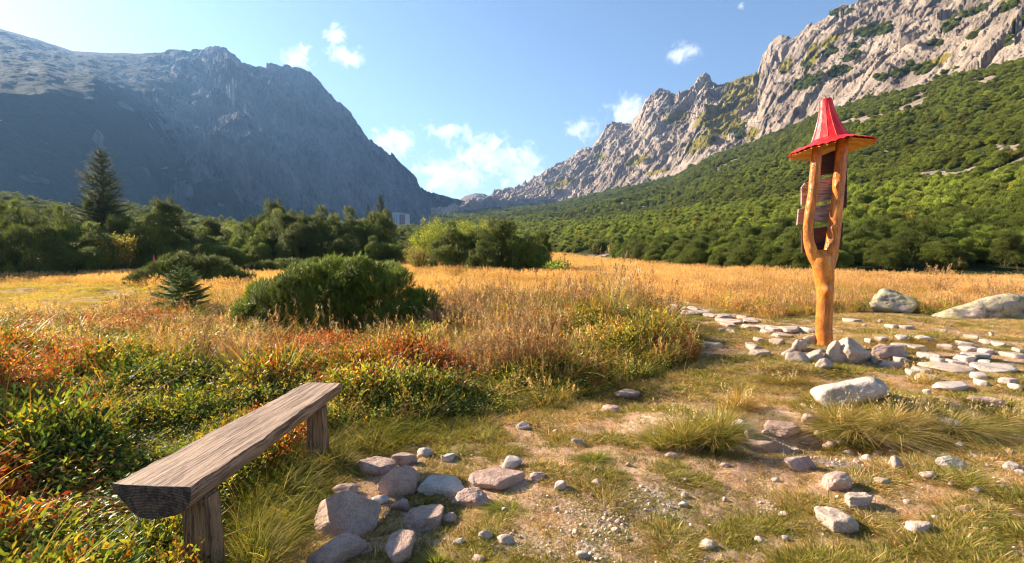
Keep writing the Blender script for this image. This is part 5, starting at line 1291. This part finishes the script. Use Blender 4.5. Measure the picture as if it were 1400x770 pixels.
# the rest of the pine cover: one mass
lib_t = []
for i in range(7):
    cc = tuple(np.array(PINE_D) * [1, .75, 1.2, .9, .62, 1.1, 1.3][i])
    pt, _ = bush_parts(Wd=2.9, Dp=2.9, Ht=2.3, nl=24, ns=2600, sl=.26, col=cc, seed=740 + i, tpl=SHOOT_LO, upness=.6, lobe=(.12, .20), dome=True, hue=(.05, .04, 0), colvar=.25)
    lib_t.append(pt)
def cover(G, tmin, tmax, rmax, n, seed, need=.5, s0=1.25, sk=.0045):
    g = np.random.default_rng(seed); nc, nr = G['X'].shape
    daz = np.gradient(G['az'])[:, None]; dr = np.gradient(G['R'], axis=1)
    sp = s0 + sk * G['R']; w = (G['R'] * daz * np.abs(dr)) / sp ** 2 * (G['T'] > tmin) * (G['T'] < tmax) * (G['R'] < rmax) * (G['pine'] > need)
    tot = w.sum(); n = min(n, int(tot)); c = np.cumsum(w.ravel()); pick = np.searchsorted(c, g.random(n) * c[-1]); pick = np.clip(pick, 0, nc * nr - 1); i, j = pick // nr, pick % nr
    i = np.clip(i, 0, nc - 2); j = np.clip(j, 0, nr - 2); a, b = g.random(n), g.random(n)
    f = lambda A: A[i, j] * (1 - a) * (1 - b) + A[i + 1, j] * a * (1 - b) + A[i, j + 1] * (1 - a) * b + A[i + 1, j + 1] * a * b
    return np.stack([f(G['X']), f(G['Y']), f(G['Z'])], -1), f(G['R']), f(G['T'])
Pa, Ra, Ta = cover(GR, 0, 3.0, 1000, 90000, 5, s0=.88, sk=.0037)
Pb, Rb, Tb = cover(GL, 0, 2.3, 330, 12000, 6, .3)
# open meadow stays open, and do not double the individually built ones
def openm(P, Rv):
    az = np.arctan2(P[:, 0], P[:, 1]); er_ = edge_r(az); pxv = 700 + 700 * np.tan(az)
    bay = ((pxv > 740) & (pxv < 835) & (Rv < 60)) | ((pxv > 528) & (pxv < 562) & (Rv < 50))
    return (Rv > er_ * 1.75 + 4) | ((Rv > 62) & (Rv > er_ + 2)) & ~bay
ka = openm(Pa, Ra); kb = openm(Pb, Rb) & ((700 + 700 * Pb[:, 0] / Pb[:, 1]) < 690)
# the middle of the valley floor (between both slopes)
rest = np.where(~ind)[0]
Pc = np.stack([P2[rest, 0], P2[rest, 1], ZZ[rest]], -1); Rc = Rr[rest]
Pt = np.vstack([Pa[ka], Pb[kb], Pc]); Rt = np.concatenate([Ra[ka], Rb[kb], Rc]); Tt = np.concatenate([Ta[ka], 0 * Tb[kb] + .5, 0 * Rc]); n = len(Pt)
print('pine cover', n)
s_ = (.38 + .00155 * Rt) * (.6 + .75 * g.random(n))
big = fbm(Pt[:, 0] / 30, Pt[:, 1] / 30, 3.3, 3)
hz_ = s_ * (.7 + .6 * g.random(n)) * (1 + .5 * big)
pxv = 700 + 700 * Pt[:, 0] / Pt[:, 1]
hz_ = np.where((Rt < 90) & (pxv < 560), hz_ * .9, hz_)
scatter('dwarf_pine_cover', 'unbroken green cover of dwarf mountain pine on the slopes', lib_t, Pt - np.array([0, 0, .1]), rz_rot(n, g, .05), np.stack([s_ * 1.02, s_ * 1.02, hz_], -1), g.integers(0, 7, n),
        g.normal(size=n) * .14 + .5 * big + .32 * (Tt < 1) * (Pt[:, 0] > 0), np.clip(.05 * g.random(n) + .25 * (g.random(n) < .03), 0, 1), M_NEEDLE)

# broadleaf willows
def willow(px, py, back, Wd, Ht, col, n, ls, label, seed, tpl=LEAF_N, group=None, fade=None, rise=0):
    x, y = unproj(px, py, 0); x, y = float(x), float(y); s = (y + back) / y; x *= s; y += back
    g = np.random.default_rng(seed); stems = []; P, D = [], []
    for i in range(26):
        a = g.random() * 6.283; ln = Wd / 2 * g.random() ** .5; h = Ht * (.65 + .4 * g.random()) * (1 - .3 * (ln / (Wd / 2)) ** 2)
        t = np.linspace(0, 1, 8)[:, None]; e = np.array([math.cos(a) * ln, math.sin(a) * ln, h]); pth = np.array([e[0] * .15, e[1] * .15, 0]) * (1 - t) + e * t + np.array([0, 0, .25 * h]) * (t * (1 - t)); stems.append((pth, np.linspace(.02, .004, 8)))
        for j in range(5):
            q = .35 + .6 * g.random(); b = pth[int(q * 7)]; e2 = b + np.array([g.normal() * .25 * Wd / 2.5, g.normal() * .25 * Wd / 2.5, .18 * h + .1 * g.random()]); stems.append((np.linspace(b, e2, 4), np.linspace(.008, .003, 4)))
            m_ = n // 130
            tt = g.random(m_)[:, None]; P.append(b + (e2 - b) * tt + g.normal(size=(m_, 3)) * .07); D.append(g.normal(size=(m_, 3)) + np.array([0, 0, .6]))
    P = np.vstack(P); D = np.vstack(D); k = P[:, 2] > .05; P, D = P[k], D[k]; m_ = len(P)
    cols = np.array(col); C = cols[g.integers(0, len(cols), m_)] * (.75 + .5 * g.random((m_, 1)))
    V, Fc, Cc = stamp(*tpl, P, D, ls * (.7 + .6 * g.random(m_)), C, g)
    root = empty('willow_shrub', (x, y, rise)); tag(root, label, 'shrub', group)
    obj('foliage', np_mesh('foliage', V, Fc, M_LEAF, Cc), root); obj('branch', tubes_mesh('branch', stems, M_BARK, 4), root)
WY = [(.30, .34, .035), (.40, .40, .05), (.22, .28, .03)]
willow(163, 376, .6, 2.1, 1.75, [(.34, .26, .03), (.42, .30, .04), (.22, .20, .03)], 4200, .10, 'yellowing broadleaf shrub with bare twigs below the tall spruce', 51, LEAF)
willow(590, 372, 4.5, 3.4, 3.05, WY, 9000, .13, 'tall yellow green willow at the left of the bright pine clump', 52)
willow(655, 370, 6, 3.4, 3.3, WY, 7000, .13, 'yellow green willow crown behind the bright pine clump', 53)
willow(572, 374, .5, 1.7, 1.4, [(.40, .34, .07), (.48, .38, .10), (.30, .28, .05)], 3800, .08, 'pale dry willow with thin twigs beside the gap in the pines', 54)
willow(762, 378, .4, 1.5, .62, [(.26, .36, .03), (.34, .42, .04)], 1700, .10, 'low bright green willow at the right foot of the bright pine clump', 55, LEAF)
willow(410, 366, 7, 2.6, 3.35, WY, 5000, .13, 'yellow green willow top above the dark middle clump', 56)
willow(318, 366, 9, 2.6, 3.2, WY, 5000, .13, 'yellow green willow between the left thicket and the middle clump', 57)
willow(450, 366, 12, 3.4, 3.3, [(.20, .25, .03), (.28, .30, .04)], 5000, .15, 'dull green willow behind the right of the dark middle clump', 58)

x, y = -5.45, 3.85  # shrub added out of view to cast shade on the lower left herbs
make_bush('willow_shrub', (x, y, float(H(x, y)) - .05), .3, dict(Wd=1.9, Dp=1.8, Ht=1.7, nl=24, ns=8000, sl=.10, col=(.10, .15, .02), seed=61, upness=.5, lobe=(.25, .4), tpl=LEAF), 'unseen leafy green shrub added left of the bench to shade the herbs', 'shrub', mat=M_LEAF)

# ------------------------------------------------------------------ MOUNTAIN HUT
def hut():
    dx, dy, dz = ray(545, 303); r = 640; t_ = r / dy; z0 = CZ + dz * t_
    root = empty('mountain_hut', (dx * t_, r, z0 - 6), math.radians(-22)); tag(root, 'distant grey and brown mountain hut with rows of balconies at the foot of the mountain', 'building')
    def box(bm, x0, x1, y0, y1, z0, z1):
        vs = [bm.verts.new((x, y, z)) for z in (z0, z1) for x, y in ((x0, y0), (x1, y0), (x1, y1), (x0, y1))]
        for f in ((3, 2, 1, 0), (4, 5, 6, 7), (0, 1, 5, 4), (1, 2, 6, 5), (2, 3, 7, 6), (3, 0, 4, 7)): bm.faces.new([vs[i] for i in f])
    def mat(n, c, r=.8):
        m, t, out = new_mat(n); v = coord(t); cc = ramp(t, noise(t, v, .6, 4), [(.3, tuple(x * .8 for x in c)), (.7, tuple(min(1, x * 1.15) for x in c))]); pbr(t, out, cc, r, .3); return m
    ms, mb, mw, mr = mat('hut_render', (.50, .50, .52)), mat('hut_wood', (.30, .12, .07)), mat('hut_window', (.05, .06, .08), .2), mat('hut_roof', (.28, .29, .31), .5)
    def part(name, fn, m, parent=root):
        bm = bmesh.new(); fn(bm); me = bpy.data.meshes.new(name); bm.to_mesh(me); bm.free(); me.materials.append(m); return obj(name, me, parent)
    part('wall', lambda bm: (box(bm, -9, 0, 0, 12, 0, 17), box(bm, 0.02, 9, 1.5, 11, 0, 15.5)), ms)
    part('roof', lambda bm: (box(bm, -9.5, .5, -.5, 12.5, 17.02, 17.6), box(bm, .52, 9.6, .8, 11.6, 15.52, 16.1)), mr)
    for f in range(4): part('balcony', lambda bm: (box(bm, .3, 8.8, .4, 1.48, 3 + f * 3, 4.1 + f * 3)), mb)
    for f in range(4):
        for c in range(3): part('window', lambda bm: box(bm, 1 + c * 2.6, 2.6 + c * 2.6, 1.40, 1.49, 4.2 + f * 3, 5.6 + f * 3), mw)
        for c in range(2): part('window', lambda bm: box(bm, -6.8 + c * 3.2, -5.6 + c * 3.2, -.08, -.01, 4.2 + f * 3, 5.6 + f * 3), mw)
hut()

# ------------------------------------------------------------------ CLOUDS (real soft volumes far beyond the ridges)
def cloud_mat():
    m, t, out = new_mat('cloud_vapour')
    tc = t.nodes.new('ShaderNodeTexCoord'); gen = tc.outputs['Object']
    ln = t.nodes.new('ShaderNodeVectorMath'); ln.operation = 'LENGTH'; t.links.new(gen, ln.inputs[0])
    wp = world_pos(t)
    n1 = noise(t, wp, .0085, 8, .66, .8)
    d = math_n(t, 'SUBTRACT', math_n(t, 'MULTIPLY', n1, 3.8), math_n(t, 'MULTIPLY', ln.outputs['Value'], 1.05))
    d = math_n(t, 'SUBTRACT', d, 1.3, True); d = math_n(t, 'MULTIPLY', d, .013)
    pv = t.nodes.new('ShaderNodeVolumePrincipled'); pv.inputs['Color'].default_value = (1, 1, 1, 1); t.links.new(d, pv.inputs['Density']); pv.inputs['Anisotropy'].default_value = .2
    # light scattered many times inside the vapour, which single scattering leaves out
    pv.inputs['Emission Color'].default_value = (.86, .90, 1, 1); t.links.new(math_n(t, 'MULTIPLY', d, .15), pv.inputs['Emission Strength'])
    t.links.new(pv.outputs[0], out.inputs['Volume']); return m
M_CLOUD = cloud_mat()
CLOUDS = [(535, 195, 34, 24, 'small white cloud touching the left mountain ridge'), (615, 178, 46, 14, 'thin wispy cloud above the valley mouth'), (665, 212, 66, 28, 'largest white cloud in the middle of the valley gap'),
          (615, 242, 60, 30, 'long cloud low over the head of the valley'), (715, 232, 34, 34, 'faint upright cloud right of the largest cloud'), (797, 178, 28, 18, 'small cloud left of the jagged right ridge'),
          (858, 152, 34, 24, 'white cloud rising behind the jagged right ridge'), (470, 78, 30, 16, 'small white cloud left of centre high in the sky'), (410, 82, 24, 18, 'small wispy cloud left of the high white one'),
          (460, 46, 18, 15, 'faint wisp above the two high left clouds'), (938, 72, 28, 16, 'small cloud high above the right ridge'), (1014, 9, 7, 5, 'tiny cloud at the top edge'),]
for i, (px, py, a, b, lab) in enumerate(CLOUDS):
    Dd = 4200; dx, dy, dz = ray(px, py); t_ = Dd / dy; s = Dd / F
    V, Fc = ico(3); n_ = V.copy(); k = 1 + .15 * fbm(V[:, 0] * 1.5 + i * 7, V[:, 1] * 1.5, V[:, 2] * 1.5, 2)
    me = np_mesh('cloud', n_ * k[:, None], Fc, M_CLOUD); o = obj('cloud', me, None, (dx * t_, Dd, CZ + dz * t_)); o.scale = (a * s * 1.2, b * s * 1.5, b * s * 1.25); tag(o, lab, 'cloud')

# ------------------------------------------------------------------ HAZE
m, t, out = new_mat('haze_air'); pv = t.nodes.new('ShaderNodeVolumePrincipled')
pv.inputs['Color'].default_value = (.27, .53, 1, 1); pv.inputs['Density'].default_value = .00017; pv.inputs['Anisotropy'].default_value = .35
t.links.new(pv.outputs[0], out.inputs['Volume'])
bm = bmesh.new(); bmesh.ops.create_cube(bm, size=1); me = bpy.data.meshes.new('haze'); bm.to_mesh(me); bm.free(); me.materials.append(m)
o = obj('haze', me, None, (-300, 1350, 320)); o.scale = (5600, 3900, 700); tag(o, 'thin blue morning haze filling the valley', None, None, 'stuff')
